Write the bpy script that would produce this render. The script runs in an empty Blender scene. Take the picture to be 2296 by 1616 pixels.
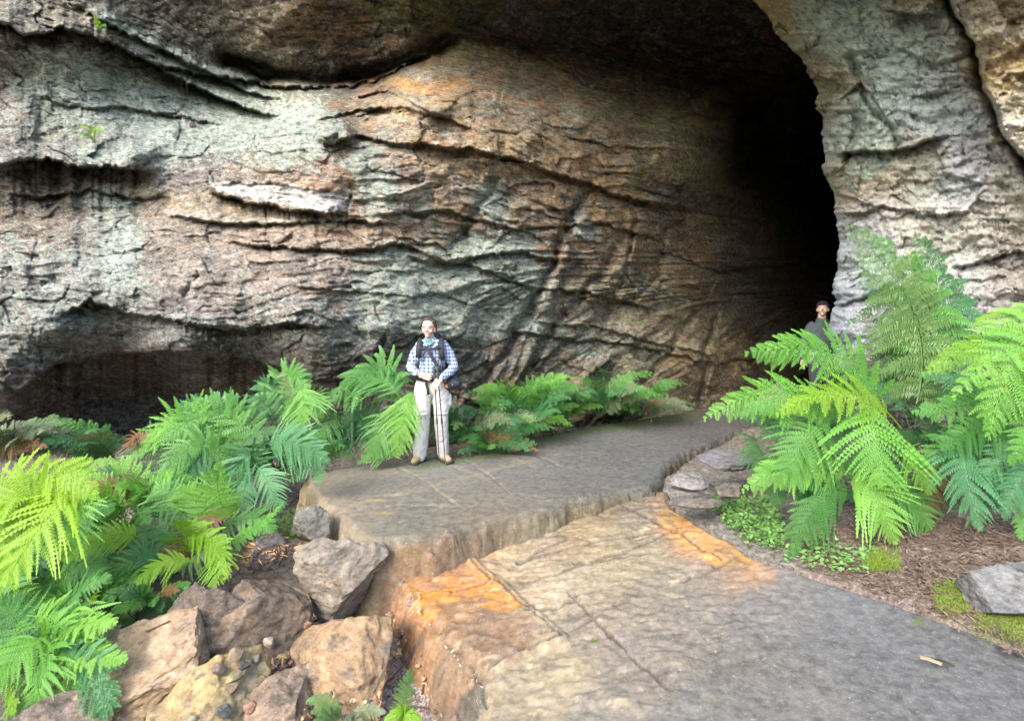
import bpy, math, random
import numpy as np
from mathutils import Vector, Matrix
# ------------------------------------------------------------------ scene, camera, light
SC = bpy.context.scene
COL = SC.collection
CAMH = 1.6; K = 1256.0; CX = 1148.0; HY = 728.0      # lens constants of the view (image 2296 x 1616 units)
cam_d = bpy.data.cameras.new('camera'); cam = bpy.data.objects.new('camera', cam_d); COL.objects.link(cam)
cam.location = (0, 0, CAMH); cam.rotation_euler = (math.radians(90), 0, 0)
cam_d.sensor_width = 36; cam_d.lens = 36*K/2296; cam_d.shift_y = -(808-HY)/2296
cam_d.clip_start = 0.05; cam_d.clip_end = 500
SC.camera = cam
W = bpy.data.worlds.new('World'); SC.world = W; W.use_nodes = True
SUN_EL, SUN_AZ = math.radians(36), math.radians(-150)   # azimuth measured from +Y towards +X: behind the camera, left
wn = W.node_tree; bgn = wn.nodes['Background']; sky = wn.nodes.new('ShaderNodeTexSky')
sky.sky_type = 'NISHITA'; sky.sun_disc = False; sky.sun_elevation = SUN_EL; sky.sun_rotation = SUN_AZ
sky.dust_density = 2.0; sky.air_density = 1.0
wn.links.new(sky.outputs[0], bgn.inputs[0]); bgn.inputs[1].default_value = 0.15
sl = bpy.data.lights.new('sun', 'SUN'); so = bpy.data.objects.new('sun', sl); COL.objects.link(so)
sl.energy = .75; sl.angle = math.radians(28); sl.color = (1.0, 0.975, 0.94)
sd_ = Vector((math.sin(SUN_AZ)*math.cos(SUN_EL), math.cos(SUN_AZ)*math.cos(SUN_EL), math.sin(SUN_EL)))
so.rotation_euler = (-sd_).to_track_quat('-Z', 'Y').to_euler(); so.location = sd_*30
SC.view_settings.view_transform = 'Standard'; SC.view_settings.look = 'None'
SC.view_settings.exposure = 2.38; SC.view_settings.gamma = 1
SC.render.engine = 'CYCLES'
SC.cycles.max_bounces = 6; SC.cycles.diffuse_bounces = 5; SC.cycles.transmission_bounces = 3

rng = np.random.default_rng(7); random.seed(7)
# ------------------------------------------------------------------ helpers
def Pt(dx, dy, d):
    return np.array([(dx-CX)/K*d, d, CAMH-(dy-HY)/K*d])
def Gz(dx, dy, z):
    d = (CAMH-z)*K/(dy-HY); return ((dx-CX)/K*d, d)
def toD(x, y, z):
    y = np.maximum(y, 0.05); return CX+x/y*K, HY+(CAMH-z)/y*K
def _h(i, j, k, s):
    n = (i.astype(np.int64)*374761393 + j.astype(np.int64)*668265263 + k.astype(np.int64)*1274126177 + s*974711) & 0xffffffff
    n = ((n ^ (n >> 13))*1274126177) & 0xffffffff
    n = ((n ^ (n >> 16))*2246822519) & 0xffffffff
    return ((n ^ (n >> 15)) & 0xffffff)/float(0xffffff)
def vn(x, y, z=0.0, s=0):
    x, y, z = np.broadcast_arrays(np.asarray(x, float), np.asarray(y, float), np.asarray(z, float))
    i, j, k = np.floor(x), np.floor(y), np.floor(z)
    u, v, w = x-i, y-j, z-k
    u = u*u*u*(u*(u*6-15)+10); v = v*v*v*(v*(v*6-15)+10); w = w*w*w*(w*(w*6-15)+10)
    r = 0
    for a in (0, 1):
        for b in (0, 1):
            for c in (0, 1):
                r = r + _h(i+a, j+b, k+c, s)*(u if a else 1-u)*(v if b else 1-v)*(w if c else 1-w)
    return r*2-1
def fbm(x, y, z=0.0, o=4, s=0, g=0.5):
    r = 0; a = 1; t = 0
    for q in range(o):
        r = r+a*vn(x*2.03**q+q*7.1, y*2.03**q-q*3.7, np.asarray(z)*2.03**q, s+q*13); t += a; a *= g
    return r/t*1.4
def ridge(x, y, z=0.0, o=3, s=0):
    r = 0; a = 1; t = 0
    for q in range(o):
        r = r+a*(1-2*np.abs(vn(x*2.1**q, y*2.1**q, np.asarray(z)*2.1**q, s+q*17))); t += a; a *= .5
    return r/t
def worley(x, y, s=0):
    i0, j0 = np.floor(x), np.floor(y)
    f1 = np.full(x.shape, 9.); f2 = f1.copy(); cx = x*0; cy = x*0; r1 = x*0; r2 = x*0; r3 = x*0
    zz = np.zeros_like(x)
    for a in (-1, 0, 1):
        for b in (-1, 0, 1):
            i, j = i0+a, j0+b
            px = i+_h(i, j, zz, s); py = j+_h(i, j, zz+1, s)
            d = np.hypot(px-x, py-y)
            n = d < f1
            f2 = np.where(n, f1, np.minimum(f2, d)); f1 = np.where(n, d, f1)
            cx = np.where(n, px, cx); cy = np.where(n, py, cy)
            r1 = np.where(n, _h(i, j, zz+2, s), r1); r2 = np.where(n, _h(i, j, zz+3, s), r2); r3 = np.where(n, _h(i, j, zz+4, s), r3)
    return f1, f2, x-cx, y-cy, r1*2-1, r2*2-1, r3*2-1
def ss(a, b, x):
    t = np.clip((x-a)/(b-a), 0, 1); return t*t*(3-2*t)
def lin(c):
    c = np.asarray(c, float)/255; return np.where(c <= .04045, c/12.92, ((c+.055)/1.055)**2.4)
def polysd(x, y, P):
    """signed distance to polygon, negative inside"""
    P = np.asarray(P, float); n = len(P); d = np.full(x.shape, 1e9); ins = np.zeros(x.shape, bool)
    for a in range(n):
        x0, y0 = P[a]; x1, y1 = P[(a+1) % n]
        ex, ey = x1-x0, y1-y0; t = np.clip(((x-x0)*ex+(y-y0)*ey)/(ex*ex+ey*ey+1e-12), 0, 1)
        d = np.minimum(d, np.hypot(x-x0-t*ex, y-y0-t*ey))
        c = ((y0 > y) != (y1 > y)) & (x < (x1-x0)*(y-y0)/(y1-y0+1e-12)+x0)
        ins ^= c
    return np.where(ins, -d, d)
def linesd(x, y, P):
    P = np.asarray(P, float); d = np.full(x.shape, 1e9)
    for a in range(len(P)-1):
        x0, y0 = P[a]; x1, y1 = P[a+1]
        ex, ey = x1-x0, y1-y0; t = np.clip(((x-x0)*ex+(y-y0)*ey)/(ex*ex+ey*ey+1e-12), 0, 1)
        d = np.minimum(d, np.hypot(x-x0-t*ex, y-y0-t*ey))
    return d
def tps(P, x, y, reg=1e-3):
    P = np.asarray(P, float); c = P[:, :2]/1000; v = P[:, 2:]
    def U(r2): return np.where(r2 > 0, r2*np.log(r2+1e-20), 0)
    n = len(c); A = np.zeros((n+3, n+3))
    A[:n, :n] = U(((c[:, None]-c[None])**2).sum(-1))+np.eye(n)*reg
    A[:n, n] = 1; A[:n, n+1:] = c; A[n, :n] = 1; A[n+1:, :n] = c.T
    w = np.linalg.solve(A, np.vstack([v, np.zeros((3, v.shape[1]))]))
    x = x/1000; y = y/1000; r = w[n, 0]+w[n+1, 0]*x+w[n+2, 0]*y
    for a in range(n): r = r+w[a, 0]*U((x-c[a, 0])**2+(y-c[a, 1])**2)
    return r
def softcol(P, x, y, rad):
    """blend of colour seeds -> linear rgb"""
    num = np.zeros(x.shape+(3,)); den = np.zeros(x.shape)
    for p in P:
        w = np.exp(-((x-p[0])**2+(y-p[1])**2)/(2*rad*rad))+1e-9/(1+(x-p[0])**2+(y-p[1])**2)
        num += w[..., None]*lin(p[2]); den += w
    return num/den[..., None]
def mesh_from(name, V, F, smooth=True):
    me = bpy.data.meshes.new(name)
    V = np.asarray(V, np.float32); F = np.asarray(F, np.int32)
    me.vertices.add(len(V)); me.vertices.foreach_set('co', V.ravel())
    k = F.shape[1]; me.loops.add(F.size); me.loops.foreach_set('vertex_index', F.ravel())
    me.polygons.add(len(F)); me.polygons.foreach_set('loop_start', np.arange(0, F.size, k, dtype=np.int32))
    me.polygons.foreach_set('loop_total', np.full(len(F), k, np.int32))
    me.polygons.foreach_set('use_smooth', np.full(len(F), smooth, bool))
    me.update(calc_edges=True); return me
def grid_faces(nr, nc):
    i = np.arange(nr*nc).reshape(nr, nc)
    return np.stack([i[:-1, :-1], i[1:, :-1], i[1:, 1:], i[:-1, 1:]], -1).reshape(-1, 4)
def set_col(me, rgb, nm='Col'):
    a = me.color_attributes.new(nm, 'FLOAT_COLOR', 'POINT')
    c = np.ones((len(me.vertices), 4), np.float32); c[:, :3] = rgb.reshape(-1, 3); a.data.foreach_set('color', c.ravel())
def set_f(me, v, nm):
    a = me.attributes.new(nm, 'FLOAT', 'POINT'); a.data.foreach_set('value', np.asarray(v, np.float32).ravel())
def link(name, me, mat=None, parent=None):
    o = bpy.data.objects.new(name, me); COL.objects.link(o)
    if mat is not None and me is not None and not me.materials: me.materials.append(mat)
    if parent: o.parent = parent
    return o
def tag(o, label=None, cat=None, group=None, kind=None):
    if label: o['label'] = label
    if cat: o['category'] = cat
    if group: o['group'] = group
    if kind: o['kind'] = kind
    return o
def empty(name, loc, label, cat, group=None):
    o = bpy.data.objects.new(name, None); COL.objects.link(o); o.location = loc; o.empty_display_size = .1
    return tag(o, label, cat, group)
# ------------------------------------------------------------------ materials
class NT:
    def __init__(s, name):
        s.m = bpy.data.materials.new(name); s.m.use_nodes = True; s.t = s.m.node_tree
        s.b = s.t.nodes['Principled BSDF']; s.out = s.t.nodes['Material Output']
    def n(s, typ, **kw):
        x = s.t.nodes.new('ShaderNode'+typ)
        for k, v in kw.items():
            if k.startswith('i_'):
                key = k[2:]; key = int(key) if key.isdigit() else key.replace('_', ' ')
                if hasattr(v, 'is_linked') or hasattr(v, 'links'): s.t.links.new(v, x.inputs[key])
                else: x.inputs[key].default_value = v
            else: setattr(x, k, v)
        return x
    def l(s, a, b): s.t.links.new(a, b)
    def math(s, op, a, b=0.0, c=0.0, clamp=False):
        x = s.n('Math', operation=op, use_clamp=clamp)
        for i, v in enumerate((a, b, c)):
            if hasattr(v, 'links'): s.l(v, x.inputs[i])
            else: x.inputs[i].default_value = v
        return x.outputs[0]
    def mix(s, f, a, b, mode='MIX'):
        x = s.n('Mix', data_type='RGBA', blend_type=mode, clamp_factor=True)
        for i, v in ((0, f), (6, a), (7, b)):
            if hasattr(v, 'links'): s.l(v, x.inputs[i])
            else: x.inputs[i].default_value = (tuple(v)+(1,))[:4] if i else v
        return x.outputs[2]
    def noise(s, vec, scale, detail=4, rough=.55, dist=0):
        return s.n('TexNoise', i_Vector=vec, i_Scale=scale, i_Detail=detail, i_Roughness=rough, i_Distortion=dist).outputs[0]
    def ramp(s, f, a, b):
        return s.n('MapRange', i_0=f, i_1=a, i_2=b).outputs[0]
    def mapping(s, vec, sc=(1, 1, 1), rot=(0, 0, 0)):
        return s.n('Mapping', i_Vector=vec, i_Scale=sc, i_Rotation=rot).outputs[0]
    def geo(s): return s.n('NewGeometry').outputs['Position']
    def obj(s): return s.n('TexCoord').outputs['Object']
    def attr(s, nm, o='Color'): return s.n('Attribute', attribute_name=nm).outputs[o]
def rock_mat(name, scale=1.0, rot=(0, 0, 0), strata=1.0, bump=1.0, use_attr=True, base=(.2, .15, .1), objsp=False, speck=1.0, con=1.0, iso=False):
    N = NT(name); p = N.obj() if objsp else N.geo()
    sp = N.mapping(p, (1.5*scale,)*3 if iso else (1.3*scale, 1.3*scale, 3.6*scale), rot)
    n1 = N.noise(sp, 2.2, 8, .68, .4)
    n2 = N.noise(N.mapping(p, (1, 1, 1.8), rot), 9*scale, 8, .74)
    n3 = N.noise(p, 36*scale, 4, .75); n5 = N.noise(N.mapping(p, (1, 1, 1) if iso else (1, 1, 1.5), rot), 17*scale, 6, .85, 1.0)
    n4 = N.noise(N.mapping(p, (2.5*scale,)*3 if iso else (2*scale, 2*scale, 6.5*scale), rot), 5, 8, .8, 1.2)
    c = N.attr('Col') if use_attr else None
    if c is None:
        c = N.mix(N.ramp(N.noise(p, 3*scale, 5), .35, .65), base, tuple(min(1, b*1.5) for b in base))
    v = N.ramp(n1, .3, .7); c = N.mix(v, N.mix(.45*strata*con, c, (0, 0, 0)), c)
    c = N.mix(N.ramp(n2, .38, .62), N.mix(.36*con, c, (.02, .015, .012)), N.mix(.26*con, c, (.75, .70, .64)))
    c = N.mix(N.math('MULTIPLY', N.ramp(n5, .47, .41), .55*con), c, N.mix(.8, c, (.02, .017, .014)))
    c = N.mix(N.math('MULTIPLY', N.ramp(n5, .55, .60), .38*con), c, N.mix(.5, c, (.70, .67, .62)))
    c = N.mix(N.math('MULTIPLY', N.ramp(n4, .50, .45), .6*strata*con), c, N.mix(.75, c, (.018, .015, .013)))
    c = N.mix(N.math('MULTIPLY', N.ramp(n3, .62, .72), .5*speck), c, (.62, .62, .55))
    c = N.mix(N.math('MULTIPLY', N.ramp(n3, .40, .30), .5*con), c, (.03, .025, .022))
    if use_attr:
        li = N.attr('lichen', 'Fac')
        ln = N.noise(p, 5*scale, 10, .82, .5)
        f = N.ramp(N.math('ADD', N.math('ADD', N.math('MULTIPLY', ln, .6), N.math('MULTIPLY', n4, .4)), N.math('MULTIPLY', N.math('SUBTRACT', li, .5), .22)), .50, .58)
        f = N.math('MULTIPLY', f, N.ramp(li, .02, .2))
        lc = N.mix(N.noise(p, 30*scale, 5), (.29, .34, .28), (.52, .56, .48))
        c = N.mix(N.math('MULTIPLY', f, .6), c, lc)
        mo = N.attr('moss', 'Fac')
        f = N.ramp(N.math('ADD', N.noise(p, 14*scale, 8, .75), N.math('MULTIPLY', N.math('SUBTRACT', mo, .5), .6)), .48, .6)
        f = N.math('MULTIPLY', f, N.ramp(mo, .02, .2))
        c = N.mix(f, c, N.mix(N.noise(p, 60*scale, 3), (.05, .075, .015), (.15, .20, .04)))
    N.l(c, N.b.inputs['Base Color']); N.b.inputs['Roughness'].default_value = .92
    N.b.inputs['Specular IOR Level'].default_value = .2
    h = N.math('ADD', N.math('MULTIPLY', n1, 1.0*strata), N.math('MULTIPLY', n2, .55))
    h = N.math('ADD', h, N.math('MULTIPLY', n3, .22)); h = N.math('ADD', h, N.math('MULTIPLY', n5, .4)); h = N.math('ADD', h, N.math('MULTIPLY', n4, .8*strata))
    bp = N.n('Bump', i_Height=h, i_Strength=(N.math('SUBTRACT', .95, N.math('MULTIPLY', N.attr('smooth', 'Fac'), .8)) if use_attr else .9), i_Distance=.045*bump/scale**.5)
    N.l(bp.outputs[0], N.b.inputs['Normal']); return N.m
def plain(name, col, rough=.7, var=.15, scale=20, spec=.3, bump=0, metal=0):
    N = NT(name); p = N.obj(); n = N.noise(p, scale, 4)
    c = N.mix(n, tuple(v*(1-var) for v in col), tuple(min(1, v*(1+var)) for v in col))
    N.l(c, N.b.inputs['Base Color']); N.b.inputs['Roughness'].default_value = rough
    N.b.inputs['Specular IOR Level'].default_value = spec; N.b.inputs['Metallic'].default_value = metal
    if bump:
        bp = N.n('Bump', i_Height=n, i_Strength=.6, i_Distance=bump); N.l(bp.outputs[0], N.b.inputs['Normal'])
    return N.m
def leaf_mat(name, c1, c2, trans=.35):
    N = NT(name); p = N.geo()
    n = N.noise(p, 5, 3); r = N.n('ObjectInfo').outputs['Random']
    c = N.mix(N.ramp(N.math('ADD', N.math('MULTIPLY', n, .6), N.math('MULTIPLY', r, .4)), .25, .75), c1, c2)
    c = N.mix(N.math('MULTIPLY', N.noise(p, 60, 2), .5), c, N.mix(.5, c, (0.01, .03, .01)))
    N.l(c, N.b.inputs['Base Color']); N.b.inputs['Roughness'].default_value = .45
    N.b.inputs['Specular IOR Level'].default_value = .35
    t = N.n('BsdfTranslucent'); N.l(N.mix(.5, c, (c2[0]*1.3, c2[1]*1.2, c2[2]*.5)), t.inputs[0])
    m = N.n('MixShader', i_0=trans); N.l(N.b.outputs[0], m.inputs[1]); N.l(t.outputs[0], m.inputs[2])
    N.l(m.outputs[0], N.out.inputs[0]); return N.m
def patchy(rgb, X, Y, li, seed, ochre=0, k=1.0):
    """weathering of the stone itself: mineral patches, dark crusts and lichen, in broken bands along the bedding"""
    p = fbm(X/34, Y/15, o=6, s=seed, g=.72); rgb = rgb*(1+.55*k*p)[..., None]
    def mixin(m, c): return rgb*(1-m[..., None])+lin(c)*m[..., None]
    m = .6*k*ss(.16, .42, fbm(X/60, Y/24, o=6, s=seed+1, g=.66)); rgb = mixin(m, (72, 64, 56))
    m = .5*k*ss(.22, .45, fbm(X/40, Y/15, o=6, s=seed+2, g=.66)); rgb = mixin(m, (204, 196, 178))
    m = .6*k*ochre*ss(.10, .40, fbm(X/48, Y/20, o=6, s=seed+3, g=.66)); rgb = mixin(m, (188, 132, 70))
    q = fbm(X/9, Y/6, o=5, s=seed+4, g=.78); m = .85*ss(0, .10, q+(li-.56)*1.2); rgb = mixin(m, (182, 202, 184))
    m = .6*ss(.38, .5, fbm(X/7, Y/4.5, o=4, s=seed+5, g=.75)); return mixin(m, (60, 54, 48))
# ------------------------------------------------------------------ main cliff with the overhang and the cave passage
def make_cliff():
    st = 2.7
    xs = np.arange(-420, 2120, st); ys = np.arange(-260, 1130, st)
    X, Y = np.meshgrid(xs, ys)
    C = [(-420,1000,7.2),(0,1000,8.6),(200,1000,9.2),(450,1000,9.4),(700,1000,8.8),(900,1000,8.2),(1100,1000,8.5),(1300,1000,9.3),(1500,1000,10.4),(1650,1000,12.5),(1800,1000,18),(1950,1000,26),(2120,1000,30),
      (-420,1130,7.3),(300,1130,9.6),(900,1130,8.4),(1500,1130,10.6),(2120,1130,30),
      (-420,850,6.9),(0,860,7.1),(60,880,7.5),(180,880,8.9),(350,870,9.3),(600,880,9.0),(760,880,8.0),(880,860,7.5),(1000,850,7.8),(1200,850,8.6),(1400,850,9.4),(1600,850,11.2),(1750,850,15),(1880,850,22),(2050,850,30),
      (-420,720,6.8),(0,730,6.9),(120,760,7.1),(400,760,7.0),(700,790,6.8),(900,750,7.3),(1200,750,8.3),(1500,750,10.0),(1700,750,13.5),(1850,750,21),(2050,740,30),
      (-420,600,6.9),(0,600,7.0),(300,600,7.0),(600,600,6.8),(800,600,6.8),(1000,600,7.4),(1200,600,8.0),(1400,600,9.0),(1600,600,11.2),(1750,600,16),(1870,600,24),(2050,600,30),
      (0,450,7.6),(300,450,7.6),(600,460,7.2),(800,460,6.8),(1000,450,7.1),(1200,450,7.7),(1400,450,8.7),(1600,450,10.8),(1750,450,17),(1870,450,26),(2050,450,30),
      (-420,340,7.0),(0,340,7.2),(300,350,7.3),(600,340,7.2),(750,340,6.7),(1000,340,6.9),(1200,340,7.5),(1400,340,8.4),(1600,340,10.2),(1660,340,13),(1750,340,19),(1880,340,27),(2050,340,30),
      (0,250,7.7),(300,260,8.1),(600,260,8.3),(740,260,7.3),(950,240,6.9),(1100,240,7.3),(1300,260,8.1),(1500,260,9.4),(1620,260,10.8),(1690,260,16),(1850,250,24),(2050,250,28),
      (-420,160,7.1),(0,160,7.6),(300,190,8.3),(600,200,9.1),(800,190,9.0),(1000,160,8.1),(1200,180,8.6),(1400,190,9.6),(1550,200,11.2),(1700,180,15),(1870,160,19),(2050,160,22),
      (0,90,7.2),(200,100,7.6),(450,100,8.4),(650,110,8.4),(900,90,8.7),(1080,80,9.2),(1200,90,9.8),(1400,90,11),(1600,90,12.5),(1800,80,13),(2050,80,14),
      (-420,0,7.0),(0,0,7.1),(300,0,7.8),(600,0,7.8),(900,0,8.0),(1200,0,8.6),(1500,0,9.6),(1750,0,10.0),(2050,0,10.5),
      (-420,-260,7.0),(0,-260,7.2),(600,-260,7.0),(1200,-260,7.2),(1700,-260,7.6),(2120,-260,8)]
    C = [(p[0], p[1], 12+(p[2]-12)*.62 if p[2] > 12 else p[2]) for p in C]
    D = tps(C, X, Y)
    D = np.clip(D, 5.5, 32)
    wx = X+14*fbm(X/60, Y/60, o=4, s=3); wy = Y+10*fbm(X/45, Y/45, o=4, s=9)
    u = X/100; v = Y/100
    deep = ss(1250, 1700, X)
    far = D/7.5
    # strata: dipping coordinate
    slope = .36*(1-ss(350, 750, X))*(1-ss(250, 420, Y))+.30*ss(850, 1300, X)*(1-ss(350, 700, Y))-.15*ss(-1, 500, X)*ss(500, 700, Y)*(1-ss(800, 1000, X))-.7*ss(950, 1250, X)*ss(560, 700, Y)
    s = v-slope*(u-8)+.18*fbm(u*.7, v*.7, o=3, s=21)
    smooth = np.clip(1-ss(-30, 40, -polysd(wx, wy, [(900,100),(1080,100),(1250,150),(1500,220),(1650,260),(1630,420),(1450,350),(1200,270),(1050,180),(900,190)]))*.8
             - ss(-20, 30, -polysd(wx, wy, [(340,440),(520,435),(740,485),(600,500),(380,470)]))*.6
             - ss(-30, 40, -polysd(wx, wy, [(80,830),(300,790),(560,805),(700,880),(500,1050),(100,1050)]))*.55
             - ss(-20,60,-polysd(wx,wy,[(480,110),(700,190),(850,190),(700,280),(560,260)]))*.5, .12, 1)
    E = .16*fbm(u*.9, v*1.1, o=3, s=31)
    r1 = ridge(s*1.3, u*.22, o=2, s=41); r2 = ridge(s*3.7+4, u*.6, o=3, s=47); r3 = ridge(s*9, u*1.6, o=2, s=53)
    E += smooth*(-.09*r1-.03*r2-.012*r3)
    for kf, am_, sd2 in ((2.3, .10, 1), (5.1, .05, 2), (10.0, .022, 3)):
        tt = s*kf+.55*fbm(u*.9, v*1.4, o=3, s=90+sd2); fr = tt-np.floor(tt); msk = ss(-.25, .45, fbm(u*.8+sd2*9, v*1.7, o=3, s=95+sd2))
        E += smooth*am_*msk*(ss(0, .10, fr)*(1-fr)-.4)
    f1, f2, ox, oy, ra, rb, rc = worley(wx/95, wy/52+wx*0.001, 5)
    E += smooth*(.05*rc+.11*ra*ox+.12*rb*oy)*(.5+.6*ss(600, 1100, X))+smooth*.02*(1-ss(0, .09, f2-f1))
    f1, f2, ox, oy, ra, rb, rc = worley(wx/34+3, wy/22, 15)
    E += smooth*(.012*rc+.025*ra*ox+.035*rb*oy)+smooth*.006*(1-ss(0, .12, f2-f1))
    E += smooth*.022*fbm(u*7, v*16, o=4, s=61)+.005*fbm(u*30, v*45, o=2, s=71)
    # vertical fluting in the tan middle right wall
    fl = ss(1000, 1150, X)*(1-ss(1550, 1700, X))*ss(300, 360, Y)*(1-ss(480, 560, Y))
    E += fl*.03*fbm(u*7, v*1.5, o=3, s=81)
    D = D+.86*E*far
    # ledges: (polyline, undercut below, decay below, bulge above, decay above)
    L = [([(-420,30),(0,45),(60,80),(140,60),(260,100),(420,185),(560,245),(640,262)], .50, 26, .30, 30, 0),
         ([(180,20),(330,95),(450,150),(560,205),(650,222)], .22, 8, .25, 22, 0),
         ([(-420,330),(0,365),(90,352),(170,370),(260,372),(350,385)], .75, 75, .25, 50, 0),
         ([(450,412),(600,408),(700,424),(790,434)], .12, 4, .10, 20, 0),
         ([(470,425),(560,452),(640,466),(720,478),(790,474)], .42, 22, .28, 30, 0),
         ([(360,480),(500,497),(640,500),(780,492),(900,500)], .22, 12, .12, 12, 0),
         ([(700,310),(740,322),(800,300),(900,320),(1050,330),(1200,370),(1400,440),(1560,470)], .22, 18, .16, 30, 0),
         ([(690,275),(800,245),(900,240),(1000,262),(1090,300)], .16, 9, .12, 16, 0),
         ([(760,222),(870,200),(960,250),(1040,265)], .14, 8, .12, 12, 0),
         ([(130,712),(200,672),(300,700),(420,722),(520,735),(640,722),(760,735)], .34, 24, .22, 30, 0),
         ([(500,540),(640,555),(760,560),(900,545),(1000,585),(1150,560),(1300,590)], .22, 14, .12, 20, 0),
         ([(640,640),(760,652),(880,660)], .10, 8, .08, 12, 0),
         ([(20,890),(120,815),(250,790),(400,787),(560,800),(640,830),(700,852),(800,845),(880,815)], .85, 90, .3, 40, 0),
         ([(1180,720),(1330,730),(1480,770),(1620,800)], .05, 6, .14, 30, 0),
         ([(1100,735),(1250,755),(1420,770),(1600,815)], .16, 14, .05, 10, 0),
         ([(900,575),(1050,590),(1180,640),(1300,650),(1500,700)], .16, 12, .1, 18, 0),
         ([(830,480),(1000,470),(1150,510),(1350,500),(1500,540)], .14, 12, .1, 16, 0),
         ([(1000,75),(1150,90),(1290,165),(1330,195),(1450,205)], .15, 9, .15, 20, 0),
         ([(330,140),(420,160),(560,182),(620,192),(750,196),(850,178),(930,135),(1010,105)], .45, 10, .12, 22, 0),
         ([(60,200),(120,225),(180,238),(300,240),(420,262),(520,280)], .16, 7, .10, 10, 0),
         ([(0,430),(100,440),(200,425),(300,440),(400,440)], .2, 15, .1, 15, 0),
         ([(1250,300),(1400,330),(1500,330),(1600,345)], .12, 8, .05, 12, 0)]
    for P, am, dl, bu, al, _ in L:
        P = np.array(P, float)
        nz = 5*fbm(xs/22, 3.3, o=4, s=int(P[0, 0]+P[0, 1]*3) & 511)+2*fbm(xs/7, 1.7, o=2, s=5)
        yl = np.interp(xs, P[:, 0], P[:, 1])+nz
        fade = ss(P[0, 0]-8, P[0, 0]+60, xs)*(1-ss(P[-1, 0]-80, P[-1, 0]+8, xs))
        amv = (am*fade*(1+.35*fbm(xs/40, 8.1, o=3, s=3)))[None]
        t = Y-yl[None]
        D += np.where(t > 0, amv*ss(-1.5, 5, t)*np.exp(-np.maximum(t, 0)/dl), 0)*far
        D -= np.where(t <= 0, bu*fade[None]*np.exp(np.minimum(t, 0)/al), bu*fade[None]*(1-ss(0, 6, t)))*far
    # steep cracks
    for P, am, w in [([(500,135),(620,168),(750,176),(850,158),(930,122),(1010,92)], 1.1, 17), ([(1290,470),(1240,600),(1190,680),(1130,790),(1060,880)], .30, 9), ([(1370,560),(1330,640),(1240,740),(1180,860)], .22, 8),
        ([(1100,400),(1060,500),(1010,560)], .2, 10), ([(1310,440),(1285,520),(1300,560)], .25, 12), ([(1420,500),(1390,640),(1350,740)], .18, 7),
        ([(860,760),(830,830),(830,880)], .15, 6), ([(1500,520),(1470,620),(1380,700),(1330,720)], .18, 8), ([(780,440),(785,480),(780,520)], .1, 4),
        ([(1610,230),(1650,235),(1640,320)], .5, 10), ([(1550,700),(1500,800),(1440,860)], .2, 8), ([(600,470),(610,560)], .05, 4),
        ([(440,615),(420,660)], .10, 6),([(1600,720),(1580,800),(1570,900)], .25, 8),([(720,600),(715,520),(722,480)], .08, 5)]:
        dd = linesd(wx, wy, P); D += .75*am*np.exp(-(dd/w)**2)*far
    for P, am, w in [([(1310,480),(1265,600),(1220,690)], .18, 20), ([(1400,560),(1350,660)], .16, 20), ([(720,300),(755,292),(770,300)], .42, 17), ([(1430,500),(1400,620)], .15, 22),
        ([(880,680),(1000,640),(1120,600)], .2, 45), ([(820,230),(960,230),(1030,220)], .22, 26), ([(850,760),(950,720)], .15, 40)]:
        dd = linesd(wx, wy, P); D -= am*np.exp(-(dd/w)**2)*far
    D += 2.2*ss(-6, 34, X-1642-5*fbm(Y/20, 3., s=8))*ss(170, 230, Y)*(1-ss(330, 420, Y))*(1-ss(60, 160, X-1642))
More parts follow.
